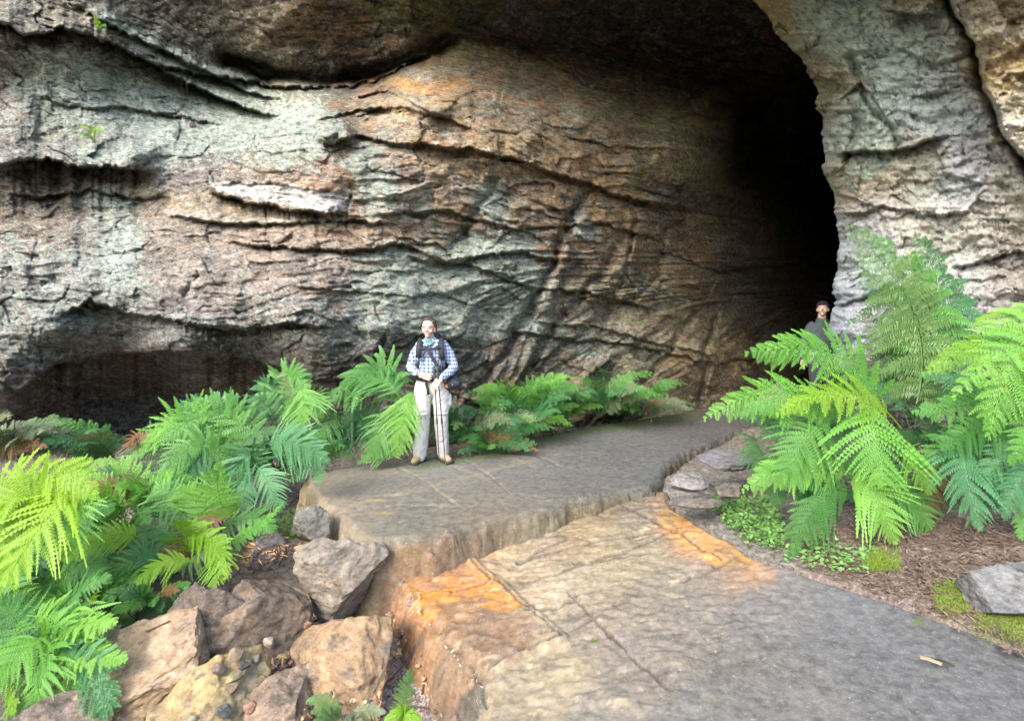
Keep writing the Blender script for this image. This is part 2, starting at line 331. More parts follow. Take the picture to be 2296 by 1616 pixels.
    # colours; ceiling and hollow seeds carry painted shade besides dark staining
    S = [(50,20,(122,118,98)),(120,110,(104,92,58)),(300,90,(96,86,58)),(300,30,(112,114,96)),(150,200,(160,176,162)),(400,260,(176,198,184)),(600,255,(160,175,150)),
      (650,225,(150,150,112)),(30,200,(160,146,138)),(60,330,(135,128,120)),(200,330,(140,146,136)),(400,330,(128,118,114)),(480,345,(132,114,104)),(600,350,(158,128,98)),(720,380,(165,118,78)),
      (100,420,(112,90,55)),(250,430,(118,96,66)),(80,510,(138,114,90)),(80,600,(146,136,130)),(50,700,(158,152,142)),(250,560,(150,146,136)),
      (400,530,(172,148,124)),(600,550,(182,150,122)),(500,620,(164,146,134)),(700,620,(158,136,124)),(700,700,(138,128,124)),(300,640,(140,134,126)),(400,760,(138,132,134)),(600,780,(122,116,118)),(850,800,(110,106,106)),(200,750,(150,146,138)),
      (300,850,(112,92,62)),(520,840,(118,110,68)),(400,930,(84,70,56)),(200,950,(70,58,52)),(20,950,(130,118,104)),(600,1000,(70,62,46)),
      (780,420,(172,128,86)),(860,400,(156,134,122)),(900,330,(172,142,104)),(1000,400,(172,138,92)),(1150,350,(178,142,90)),(1100,450,(172,132,86)),(1300,400,(166,130,80)),(1250,500,(150,120,84)),(1100,550,(118,104,82)),(950,520,(160,128,92)),
      (820,540,(176,138,100)),(900,230,(196,168,128)),(1000,190,(206,164,100)),(1000,130,(132,126,88)),(1100,180,(132,124,96)),(1200,200,(130,124,98)),(1300,230,(128,120,92)),(1400,280,(126,118,82)),(1550,300,(140,126,88)),(1150,300,(166,142,100)),
      (950,620,(130,134,122)),(1100,650,(138,146,132)),(1300,650,(132,114,84)),(1450,600,(128,104,64)),(1250,800,(112,108,92)),(1450,740,(150,136,98)),(1300,720,(160,148,124)),(1400,870,(104,104,66)),(1550,850,(138,120,80)),(1050,800,(112,108,98)),
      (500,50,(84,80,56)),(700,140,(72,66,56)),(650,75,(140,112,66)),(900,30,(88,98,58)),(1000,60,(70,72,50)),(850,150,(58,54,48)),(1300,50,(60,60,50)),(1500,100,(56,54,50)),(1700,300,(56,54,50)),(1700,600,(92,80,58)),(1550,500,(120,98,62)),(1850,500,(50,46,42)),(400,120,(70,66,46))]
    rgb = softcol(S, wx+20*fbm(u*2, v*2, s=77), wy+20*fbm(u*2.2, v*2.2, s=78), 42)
    def stroke(P, w, col, k=1.0, nz=10, sc=14, poly=False):
        a = X+nz*fbm(X/sc, Y/sc, o=4, s=len(P)+int(w*7)); b = Y+nz*.7*fbm(X/sc, Y/sc+9, o=4, s=len(P)+int(w*5))
        d = polysd(a, b, P) if poly else linesd(a, b, P)-w
        m = k*(1-ss(-3, 4, d)); rgb[:] = rgb*(1-m[..., None])+lin(col)*m[..., None]
    stroke([(470,412),(520,410),(640,412),(700,428),(782,436),(784,470),(730,474),(640,458),(560,442),(500,428)], 0, (244,240,232), .95, 9, 12, True)
    stroke([(560,432),(680,455)], 2, (200,185,160), .6, 3)
    stroke([(340,432),(470,424),(560,445),(640,462),(730,480),(690,492),(520,488),(400,468),(350,452)], 0, (150,128,78), .9, 4, 10, True)
    stroke([(380,478),(520,500),(700,497),(880,488)], 7, (200,190,165), .9, 6)
    stroke([(700,505),(860,492),(1000,500)], 5, (192,170,140), .7, 8)
    stroke([(860,178),(960,205),(1040,180)], 10, (236,158,52), .95, 8)
    stroke([(820,180),(960,180),(1035,190)], 6, (240,184,90), .85, 7)
    stroke([(720,265),(830,232),(960,260)], 8, (214,170,112), .6, 10)
    stroke([(1030,195),(1150,225),(1250,262),(1450,315)], 4, (176,112,62), .7, 5)
    stroke([(1070,85),(1180,92),(1260,130),(1310,165)], 15, (128,78,54), .85, 10)
    stroke([(1010,92),(1100,120),(1200,150),(1280,175)], 7, (170,160,122), .8, 6)
    stroke([(1380,180),(1440,205),(1470,218)], 14, (150,140,118), .6, 9)
    stroke([(700,380),(775,400)], 24, (186,124,72), .6, 18)
    stroke([(570,345),(690,360)], 18, (190,142,90), .45, 18)
    stroke([(500,540),(700,530),(860,530),(960,545)], 10, (206,158,108), .5, 16)
    stroke([(580,555),(750,575)], 9, (196,178,160), .5, 14)
    stroke([(820,545),(940,560),(1020,540)], 14, (196,142,84), .5, 18)
    stroke([(1200,722),(1420,745),(1600,790)], 16, (176,160,128), .6, 14)
    stroke([(1560,800),(1640,780),(1660,840)], 22, (168,144,98), .6, 16)
    stroke([(640,70),(740,95),(800,60)], 20, (160,118,60), .6, 20)
    stroke([(715,300),(770,298)], 14, (190,178,146), .8, 4)
    stroke([(1060,390),(1090,400),(1200,480),(1230,560)], 26, (190,146,88), .45, 22)
    stroke([(1090,440),(1105,475)], 16, (188,196,180), .6, 14)
    stroke([(1640,240),(1630,340)], 10, (120,104,72), .7, 6)
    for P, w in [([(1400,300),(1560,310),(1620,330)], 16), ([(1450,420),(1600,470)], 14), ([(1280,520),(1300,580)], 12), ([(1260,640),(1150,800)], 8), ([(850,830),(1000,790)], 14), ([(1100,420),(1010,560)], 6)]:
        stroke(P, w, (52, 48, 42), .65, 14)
    gm = rgb.mean(-1, keepdims=True); rgb = np.clip(gm+(rgb-gm)*(.78+.18*ss(650, 1000, X))[..., None], 0, .85)*np.array([.97, 1.0, .91])
    rgb = np.clip(rgb*1.08, 0, .9); rgb *= (1+.9*ss(1150, 1600, X)*ss(150, 300, Y)*(1-ss(800, 900, Y)))[..., None]  # wall towards the cave painted lighter, standing in for light it lacks
    rgb *= (1-.6*ss(-60, 20, -polysd(X, Y, [(400,230),(560,210),(800,250),(700,330),(450,330)])))[..., None]  # shelf colour darkened to offset the strong sun falling on it
    li = np.full(X.shape, .12)
    for P, w, k in [([(100,180),(260,215),(420,262),(560,290),(680,300)], 46, .85), ([(240,40),(330,100),(460,165),(600,215)], 9, .95), ([(820,360),(850,440)], 24, .9), ([(250,460),(270,560),(260,620)], 26, .8), ([(0,560),(150,600)], 28, .6),
        ([(0,720),(120,700),(250,660)], 50, .55), ([(860,640),(1000,610),(1160,600)], 48, .8), ([(830,700),(1000,700),(1180,690)], 34, .75), ([(1090,430),(1110,470)], 16, .9), ([(300,720),(450,750),(600,770)], 22, .5), ([(870,470),(950,460)], 10, .7),
        ([(880,560),(930,590)], 12, .8), ([(600,700),(750,740)], 30, .5), ([(1190,755),(1400,760)], 22, .5), ([(1300,480),(1320,520)], 7, .8), ([(430,330),(200,345)], 16, .8), ([(560,300),(690,285)], 12, .8), ([(700,160),(700,280)], 10, .5), ([(0,300),(150,330)], 40, .4), ([(1000,640),(1170,700)], 20, .6), ([(1400,620),(1480,660)], 18, .35), ([(480,330),(600,400)], 30, .3)]:
        li = np.maximum(li, k*(1-ss(-6, w*1.5+26, linesd(wx, wy, P)-w)))
    rgb = np.clip(patchy(rgb, wx, wy+slope*-60, li, 700, .25+.75*ss(500, 900, X)*(1-.4*ss(600, 700, Y))), 0, .85)*1.06; li = li*.6
    stroke([(470,412),(520,408),(640,410),(700,426),(784,436),(786,470),(730,474),(640,458),(560,442),(500,428)], 0, (240,236,228), .8, 5, 9, True)
    mo = np.zeros(X.shape)
    for P, w, k in [([(880,140),(980,115),(1050,108)], 10, .5), ([(700,205),(860,180),(960,135)], 7, .42), ([(500,215),(700,230)], 14, .35), ([(860,20),(960,30),(1100,20)], 36, .5), ([(1200,20),(1350,10)], 30, .4), ([(1250,850),(1420,860),(1560,890)], 42, .36), ([(1350,780),(1500,830)], 30, .3), ([(1150,880),(1300,920)], 30, .4), ([(560,840),(640,850)], 26, .3), ([(60,70),(130,110)], 20, .3), ([(1460,640),(1420,700)], 20, .35), ([(150,260),(320,330)], 20, .25)]:
        mo = np.maximum(mo, k*(1-ss(-6, w*.8+12, linesd(wx, wy, P)-w)))
    V = np.stack([(X-CX)/K*D, D, CAMH-(Y-HY)/K*D], -1)
    # added unseen rows close the shell above and beside, keeping sky light out
    top = V[0].copy(); t1 = top.copy(); t1[:, 2] += 9; t1[:, 1] += .6*rng.standard_normal(len(xs)).cumsum()*.02; t2 = t1.copy(); t2[:, 1] += 40; t2[:, 2] += 1
    V = np.concatenate([t2[None], t1[None], V]); pad = lambda A: np.concatenate([A[:1], A[:1], A])
    sm_ = pad(1-smooth); rgb, li, mo = pad(rgb), pad(li), pad(mo)
    lf = V[:, 0].copy(); lf[:, 0] -= 9; lf[:, 1] -= 3; V = np.concatenate([lf[:, None], V], 1)
    pad = lambda A: np.concatenate([A[:, :1], A], 1); rgb, li, mo, sm_ = pad(rgb), pad(li), pad(mo), pad(sm_)
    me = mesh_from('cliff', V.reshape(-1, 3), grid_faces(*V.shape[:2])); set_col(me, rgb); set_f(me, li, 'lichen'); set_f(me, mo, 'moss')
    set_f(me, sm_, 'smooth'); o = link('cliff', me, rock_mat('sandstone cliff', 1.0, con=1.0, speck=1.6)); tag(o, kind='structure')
    return D, xs, ys
CD, CXS, CYS = make_cliff()
def cliff_d(dx, dy):
    return float(CD[int(np.clip((dy-CYS[0])/(CYS[1]-CYS[0]), 0, len(CYS)-1)), int(np.clip((dx-CXS[0])/(CXS[1]-CXS[0]), 0, len(CXS)-1))])
# ------------------------------------------------------------------ pale rock buttress right of the cave mouth
def make_buttress():
    ys = np.arange(-300, 1130, 3.4)
    E = np.array([(-300,500),(-260,760),(-200,1150),(-130,1440),(-60,1610),(0,1680),(30,1716),(60,1735),(85,1750),(110,1775),(140,1800),(180,1828),(240,1836),(310,1846),(360,1852),(400,1856),(460,1870),(500,1876),(540,1881),(600,1880),(650,1868),(700,1862),(740,1856),(770,1866),(820,1876),(900,1890),(1130,1900)], float)
    xe = np.interp(ys, E[:, 0], E[:, 1])+9*fbm(ys/34, 2.2, o=4, s=12, g=.6)+3*fbm(ys/7, .2, o=2, s=2)
    de = np.interp(ys, [-300, -100, 0, 150, 300, 600, 770, 1130], [7.0, 6.9, 6.9, 7.1, 7.3, 7.7, 7.6, 7.6])
    dr = np.interp(ys, [-300, 0, 300, 600, 900, 1130], [5.2, 5.5, 5.7, 5.9, 6.1, 6.1])
    nb = 60; u = np.linspace(0, 1, 300)
    xr = 2560.0
    w = np.concatenate([-np.linspace(1, 0, nb, endpoint=False)**1.5, u])
    R = len(ys)
    Wg, Yg = np.meshgrid(w, ys); XE = xe[:, None]; DE = de[:, None]; DR = dr[:, None]
    uu = np.maximum(Wg, 0)
    X = XE+(xr-XE)*uu
    off = X-XE
    D = DE+(DR-DE)*np.clip((X-XE)/(xr-1850), 0, 1)**.9
    D -= .55*(1-np.exp(-off/55))-.0
    wx = X+12*fbm(X/60, Yg/60, o=4, s=103); wy = Yg+9*fbm(X/45, Yg/45, o=4, s=109)
    a, b = X/100, Yg/100
    s = b+.22*(a-20)+.2*fbm(a*.6, b*.6, s=113)
    En = .14*fbm(a*.9, b*.9, o=3, s=121)-.06*ridge(s*1.6, a*.3, o=2, s=125)-.028*ridge(s*4.4, a*.8, o=3, s=127)-.016*ridge(s*13, a*2, o=2, s=129)
    f1, f2, ox, oy, ra, rb, rc = worley(wx/70, wy/42, 135); En *= .75; En += .03*rc+.07*ra*ox+.07*rb*oy+.01*(1-ss(0, .08, f2-f1))
    f1, f2, ox, oy, ra, rb, rc = worley(wx/26, wy/16, 137); En += .02*rc+.04*ra*ox+.04*rb*oy
    En += .02*fbm(a*10, b*14, o=4, s=131)
    D += En
    # nearer second rock at the far right, beyond an oblique gully
    gx = np.interp(Yg, [-300, 0, 100, 200, 310, 350, 500, 700, 1130], [2080, 2125, 2186, 2208, 2252, 2290, 2360, 2420, 2500])+6*fbm(Yg/20, 1., o=3, s=7)
    t = X-gx; D += .35*np.exp(-(np.minimum(t, 0)/14)**2)*(t < 0)+(-.30*ss(-6, 12, t))
    for P, am, dl, bu, al in [([(1870,345),(1930,335),(1990,340),(2060,320),(2130,300)], .34, 20, .16, 26), ([(1880,225),(1930,180),(1960,220),(1990,260)], .14, 16, .12, 22), ([(1990,20),(2060,28),(2120,18)], .2, 20, .2, 20),
        ([(1700,40),(1760,100),(1830,170),(1900,190)], .2, 26, .12, 20), ([(1870,430),(1960,460),(2100,480),(2200,470)], .12, 10, .08, 16), ([(1880,480),(1980,470)], .16, 18, .1, 14), ([(2000,100),(2100,140),(2190,110)], .1, 8, .06, 12), ([(1860,690),(2000,640),(2140,660)], .12, 12, .1, 20), ([(2130,600),(2296,560)], .15, 10, .1, 16)]:
        P = np.array(P, float); yl = np.interp(X, P[:, 0], P[:, 1])+5*fbm(X/22, 3.3, o=3, s=int(P[0, 1]))
        fade = ss(P[0, 0]-8, P[0, 0]+40, X)*(1-ss(P[-1, 0]-50, P[-1, 0]+8, X)); tt = Yg-yl
        D += np.where(tt > 0, am*fade*ss(-1.5, 5, tt)*np.exp(-np.maximum(tt, 0)/dl), 0)
        D -= np.where(tt <= 0, bu*fade*np.exp(np.minimum(tt, 0)/al), bu*fade*(1-ss(0, 6, tt)))
    for P, am, ww in [([(1920,270),(1905,330),(1895,400)], .14, 8), ([(1930,210),(1990,290),(2010,330)], .12, 7), ([(1900,120),(1925,180)], .12, 9)]:
        D += am*np.exp(-(linesd(wx, wy, P)/ww)**2)
    back = np.maximum(-Wg, 0)  # unseen inner face runs back to block light from the cave
    Dv = D+back*26
    xw = (X-CX)/K*D+back*26*(np.maximum((XE-CX)/K, 0)+.12)+.10*np.sin(np.minimum(back*40, 1.57))*0
    V = np.stack([xw, Dv, CAMH-(Yg-HY)/K*Dv*(1+.12*back)], -1)
    S = [(1700,10,(190,160,110)),(1750,70,(178,152,104)),(1830,160,(150,130,92)),(1850,60,(190,198,184)),(1980,80,(192,202,194)),(2100,60,(180,176,170)),(2060,20,(160,130,80)),(1870,230,(160,138,106)),(1900,300,(190,198,184)),(2000,230,(188,194,190)),  # olive seeds under the ledges paint in underside shadow
       (2100,200,(188,182,184)),(2180,280,(158,154,164)),(1950,360,(168,146,104)),(2050,380,(190,176,152)),(2150,420,(176,170,172)),(1900,430,(170,150,116)),(1960,480,(186,172,164)),(2080,520,(206,194,174)),(2200,500,(204,190,172)),(1930,600,(196,194,198)),
       (1900,700,(178,180,190)),(2000,720,(184,176,172)),(2180,640,(196,186,180)),(2240,60,(222,196,160)),(2230,160,(222,184,126)),(2270,280,(226,208,180)),(2296,420,(196,180,160)),(2280,600,(180,160,146)),(2100,900,(120,104,86)),(2000,950,(90,78,64)),(2400,300,(200,184,160)),(1300,-200,(110,104,80)),(1880,560,(190,190,196))]
    rgb = np.clip(softcol(S, wx, wy, 45)*np.array([1.12, 1.24, 1.30])*(1-.25*ss(450, 650, Yg))[..., None], 0, .85)  # lower part painted darker to offset its overexposed light
    li = np.full(X.shape, .18)
    for P, w_, k in [([(1850,40),(1950,90),(2050,100)], 50, .75), ([(1930,260),(1960,330)], 34, .8), ([(1900,400),(1930,380)], 16, .6), ([(2000,180),(2130,240)], 50, .6), ([(2080,420),(2150,430)], 24, .5), ([(1900,600),(1960,560)], 30, .5), ([(2050,620),(2150,600)], 40, .45)]:
        li = np.maximum(li, k*(1-ss(-6, w_*1.5+26, linesd(wx, wy, P)-w_)))
    rgb = np.clip(patchy(rgb, wx, wy+.22*wx, li, 800, .1, .42), 0, .9); li = li*.6
    mo = np.zeros(X.shape)
    lf = V[0].copy(); lf[:, 2] += 9; l2 = lf.copy(); l2[:, 1] += 30  # added unseen roof rows that shut out the sky
    V = np.concatenate([l2[None], lf[None], V]); pad = lambda A: np.concatenate([A[:1], A[:1], A]); rgb, li, mo = pad(rgb), pad(li), pad(mo)
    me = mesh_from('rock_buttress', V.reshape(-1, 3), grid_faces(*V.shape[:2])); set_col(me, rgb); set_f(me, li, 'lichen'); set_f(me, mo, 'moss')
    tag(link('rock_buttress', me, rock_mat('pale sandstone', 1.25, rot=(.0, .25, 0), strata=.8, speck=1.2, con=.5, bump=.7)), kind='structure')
make_buttress()
# added wall behind the viewer, unseen, blocking the low sky to darken undersides
def make_sky_block():
    xs = np.linspace(-40, 40, 90); zs = np.linspace(-2, 6, 24); X, Z = np.meshgrid(xs, zs)
    Y = -13+1.6*fbm(X/6, Z/4, o=4, s=200)-Z*.1-.02*X*X*.0
    me = mesh_from('sky_block_wall', np.stack([X, Y, Z], -1).reshape(-1, 3), grid_faces(*X.shape))
    set_col(me, np.tile(lin((96, 100, 70)), (X.size, 1))); set_f(me, np.full(X.size, .3), 'lichen'); set_f(me, np.full(X.size, .6), 'moss')
    tag(link('sky_block_wall', me, bpy.data.materials['sandstone cliff']), kind='structure')
make_sky_block()
# ------------------------------------------------------------------ stone slabs of the path and the ground
def plane3(A, B, C_):
    A, B, C_ = (np.array([*Gz(p[0], p[1], p[2]), p[2]]) for p in (A, B, C_))
    M = np.stack([[1, A[0], A[1]], [1, B[0], B[1]], [1, C_[0], C_[1]]]); return np.linalg.solve(M, [A[2], B[2], C_[2]])
PL = plane3((880, 1290, -.30), (1500, 1140, -.075), (2296, 1440, -.10))
def low(x, y): return PL[0]+PL[1]*x+PL[2]*y
def GL(dx, dy):   # picture position to the tilted lower slab
    a, b = (dx-CX)/K, (dy-HY)/K
    d = (CAMH-PL[0])/(b+PL[1]*a+PL[2]); return (a*d, d)
UP = [Gz(*p, 0) for p in [(686,1070),(740,1052),(940,1022),(1150,992),(1330,956),(1450,942),(1560,930)]]+[(4.0, 10.3), (9, 15.5), (14, 22), (17, 22), (12, 15), (8.0, 11.0), (5.2, 8.6)]+[Gz(*p, 0) for p in [(1760,930),(1660,965),(1600,988),(1530,1015),(1497,1040),(1484,1066),(1470,1092),(1380,1104),(1290,1122),(1190,1146),(1100,1168),(1010,1192),(960,1202),(840,1210),(800,1196),(720,1120)]]
LO = [GL(*p) for p in [(868,1262),(1010,1222),(1180,1166),(1290,1128),(1400,1105),(1495,1090),(1515,1132),(1600,1188),(1700,1243),(1850,1290),(2000,1338),(2150,1390),(2296,1442),(2500,1560)]]+[(3.6, 1.2), (3.4, -2), (-1.4, -2), (-.9, .8)]+[GL(*p) for p in [(1092,1760),(1094,1616),(1086,1556),(1035,1520),(1000,1470),(960,1418),(915,1352),(888,1300)]]
def slab(name, P, zf, colf, jf, res, ext, mat, edge=.05, hang=.5, dim=1, wd=.12):
    P = np.array(P); x0, y0, x1, y1 = ext
    X, Y = np.meshgrid(np.arange(x0, x1, res), np.arange(y0, y1, res))
    sdn = polysd(X+.03*fbm(X*3.5, Y*3.5, s=301, o=3), Y+.02*fbm(X*3.5, Y*3.5, s=305, o=3), P)
    Z = zf(X, Y)
    dx, dy = toD(X, Y, Z)
    Z = Z+jf(X, Y, dx, dy)-edge*ss(-.055, 0, sdn)**2
    s2 = sdn+.028*fbm(X*10, Y*10, sdn*30, o=3, s=317)*ss(-.02, .02, sdn)
    over = np.clip(s2, 0, wd)
    Z = Z+np.where(sdn > 0, .02*fbm(X*28, Y*28, o=3, s=319), 0)-over*hang/wd*(1+.25*fbm(X*9, Y*9, o=3, s=315))
    rgb, li, mo = colf(X, Y, dx, dy, sdn); rgb = rgb*dim*np.array([1.02, 1.0, .87])*(1+.22*fbm(X*1.1, Y*1.1, o=4, s=377))[..., None]
    F = grid_faces(*X.shape); keep = (sdn.ravel()[F] < wd).any(1); F = F[keep]
    used = np.unique(F); mp = np.full(X.size, -1); mp[used] = np.arange(len(used))
    # jagged broken edge faces
    jx = np.where(sdn > 0, .012*fbm(X*14, Y*14, Z*14, s=311, o=3), 0); jy = np.where(sdn > 0, .012*fbm(X*13+7, Y*13, Z*14, s=313, o=3), 0)
    V = np.stack([X+jx, Y+jy, Z], -1).reshape(-1, 3)[used]
    me = mesh_from(name, V, mp[F]); set_col(me, rgb.reshape(-1, 3)[used]); set_f(me, li.ravel()[used], 'lichen'); set_f(me, mo.ravel()[used], 'moss')
    o = link(name, me, mat); tag(o, kind='structure'); return o
def upz(X, Y): return .012*fbm(X*.8, Y*.8, s=320)+.16*ss(8, 12, Y)
def up_joint(X, Y, dx, dy):
    z = .006*fbm(X*3, Y*3, o=3, s=330)+.0016*fbm(X*25, Y*25, o=2, s=333)
    a = dx+4*fbm(dx/30, dy/30, s=3); b = dy+2*fbm(dx/30, dy/30, s=4)
    for P in [[(800,1120),(960,1100),(1100,1075),(1300,1030)], [(1010,1010),(1090,1060),(1150,1110)], [(880,1040),(960,1080),(1020,1130)], [(1180,1010),(1260,1045)], [(760,1150),(900,1130),(1000,1135)], [(1000,1040),(1130,1015),(1200,1000)]]:
        z -= .010*np.exp(-(linesd(a, b, P)/2.5)**2)
    # lip of coarse stone along the near edge of the step
    z += .012*np.maximum(0, fbm(X*6, Y*6, o=3, s=341))*ss(1050, 1150, dy)
    return z
def up_col(X, Y, dx, dy, sdn):
    a = dx+22*fbm(X*3, Y*3, s=351); b = dy+12*fbm(X*3, Y*3, s=352)
    S = [(720,1090,(188,170,146)),(800,1090,(158,150,138)),(760,1180,(186,168,142)),(900,1080,(146,143,134)),(900,1160,(142,136,124)),(1000,1040,(150,148,142)),(1000,1110,(132,134,132)),(1150,1060,(126,130,134)),(1150,1130,(134,124,110)),(1300,1010,(118,122,128)),(1300,1080,(114,118,124)),(1450,970,(112,114,122)),(1450,1050,(112,116,120)),(1580,950,(104,102,112)),(1000,1180,(144,128,106)),(1700,900,(96,92,92)),(1300,1130,(136,122,96)),(1100,1180,(148,128,100))]
    rgb = softcol(S, a, b, 60)
    fine = .95+.10*(fbm(X*30, Y*30, o=3, s=361)*.5+.5); rgb = rgb*fine[..., None]*(1+.14*fbm(X*34, Y*34, o=2, s=363))[..., None]
    for P in [[(870,1035),(960,1085),(1040,1140)], [(950,1015),(1060,1060),(1150,1110)], [(800,1130),(960,1090),(1120,1050),(1200,1030)], [(1120,1020),(1200,1045)], [(960,1150),(1010,1120)]]:
        m = .26*(1-ss(1, 6, linesd(a*.15+dx*.85, b*.15+dy*.85, P))); rgb = rgb*(1-m[..., None])+lin((206,184,150))*m[..., None]
    m = .5*np.exp(-(np.hypot((a-1240)/60, (b-1015)/9))**2); rgb = rgb*(1-m[..., None])+lin((176,158,144))*m[..., None]
    for c, r in [((845,1122), 18), ((860,1150), 26)]:
        m = .8*np.exp(-(np.hypot((dx-c[0])/r, (dy-c[1])/3))**2); rgb = rgb*(1-m[..., None])+lin((214,190,130))*m[..., None]
    face = ss(-.01, .02, sdn); fc = softcol([(700,1110,(212,188,152)),(760,1200,(180,162,136)),(860,1260,(160,134,104)),(940,1230,(164,128,92)),(1080,1190,(150,128,104)),(1200,1155,(152,140,116)),(1300,1130,(140,124,92)),(1450,1105,(120,110,84)),(1500,1060,(110,96,62)),(1620,985,(116,100,66))], dx, dy, 50)
    rgb = rgb*(1-face[..., None])+fc*face[..., None]
    li = np.full(X.shape, .08); mo = np.zeros(X.shape)
    mo = np.maximum(mo, .55*(1-ss(4, 26, linesd(dx, dy, [(940,1045),(1150,1010),(1330,965),(1560,930)]))))
    mo = np.maximum(mo, .45*(1-ss(4, 30, linesd(dx, dy, [(820,1215),(835,1290)])))); mo = np.maximum(mo, .3*(1-ss(4, 20, linesd(dx, dy, [(1500,1050),(1600,990)]))))
    return rgb, li, mo
JO = [[(1020,1226),(1100,1290),(1190,1360),(1260,1420)], [(1260,1420),(1180,1450),(1100,1490),(1060,1520)], [(1060,1480),(1094,1560)], [(1180,1370),(1300,1330),(1290,1325)], [(1280,1320),(1370,1415)], [(1290,1320),(1340,1310)],
      [(1210,1420),(1300,1390),(1340,1370)], [(1160,1250),(1330,1205),(1480,1185)], [(1290,1255),(1400,1230),(1520,1180)], [(1400,1130),(1530,1190),(1620,1250)], [(1530,1290),(1640,1250)], [(1270,1200),(1160,1250)],
      [(1360,1400),(1450,1480),(1500,1530)], [(1290,1130),(1360,1150)], [(1200,1290),(1330,1250),(1460,1230)], [(1010,1330),(1120,1290),(1130,1285)]]
def lo_rough(dx, dy):
    return np.maximum(1-ss(-20, 260, polysd(dx, dy, [(880,1260),(1180,1170),(1450,1120),(1600,1190),(1640,1300),(1500,1450),(1400,1700),(1000,1700),(900,1400)])), .12)
def lo_joint(X, Y, dx, dy):
    r = lo_rough(dx, dy)
    # tooled, scalloped stone face
    f1, f2, ox, oy, ra, rb, rc = worley(X*9+.5*fbm(X*5, Y*5, s=7), Y*17+.5*fbm(X*5, Y*5, s=8), 401)
    z = r*(.003*rc+.004*rb*oy*2+.016*fbm(X*3.3, Y*4.5, o=4, s=402)+.006*ss(.1, .5, fbm(X*6, Y*13, o=4, s=403))+.006*ss(-.1, .1, fbm(X*2.3, Y*4, o=5, s=406, g=.6)))
    z += (.002+.003*r)*fbm(X*14, Y*14, o=4, s=404)+.001*fbm(X*45, Y*45, o=2, s=405)
    a = dx+4*fbm(dx/25, dy/25, s=5); b = dy+3*fbm(dx/25, dy/25, s=6)
    for P in JO: z -= .02*np.exp(-(linesd(a, b, P)/2.8)**2)
    z -= .035*ss(0, 1, 1-np.clip(polysd(dx, dy, [(1020,1226),(1260,1420),(1100,1490),(880,1290)])/-20+1, 0, 1))
    z -= .05*np.exp(-(np.hypot(dx-1036, dy-1548)/26)**4)
    return z
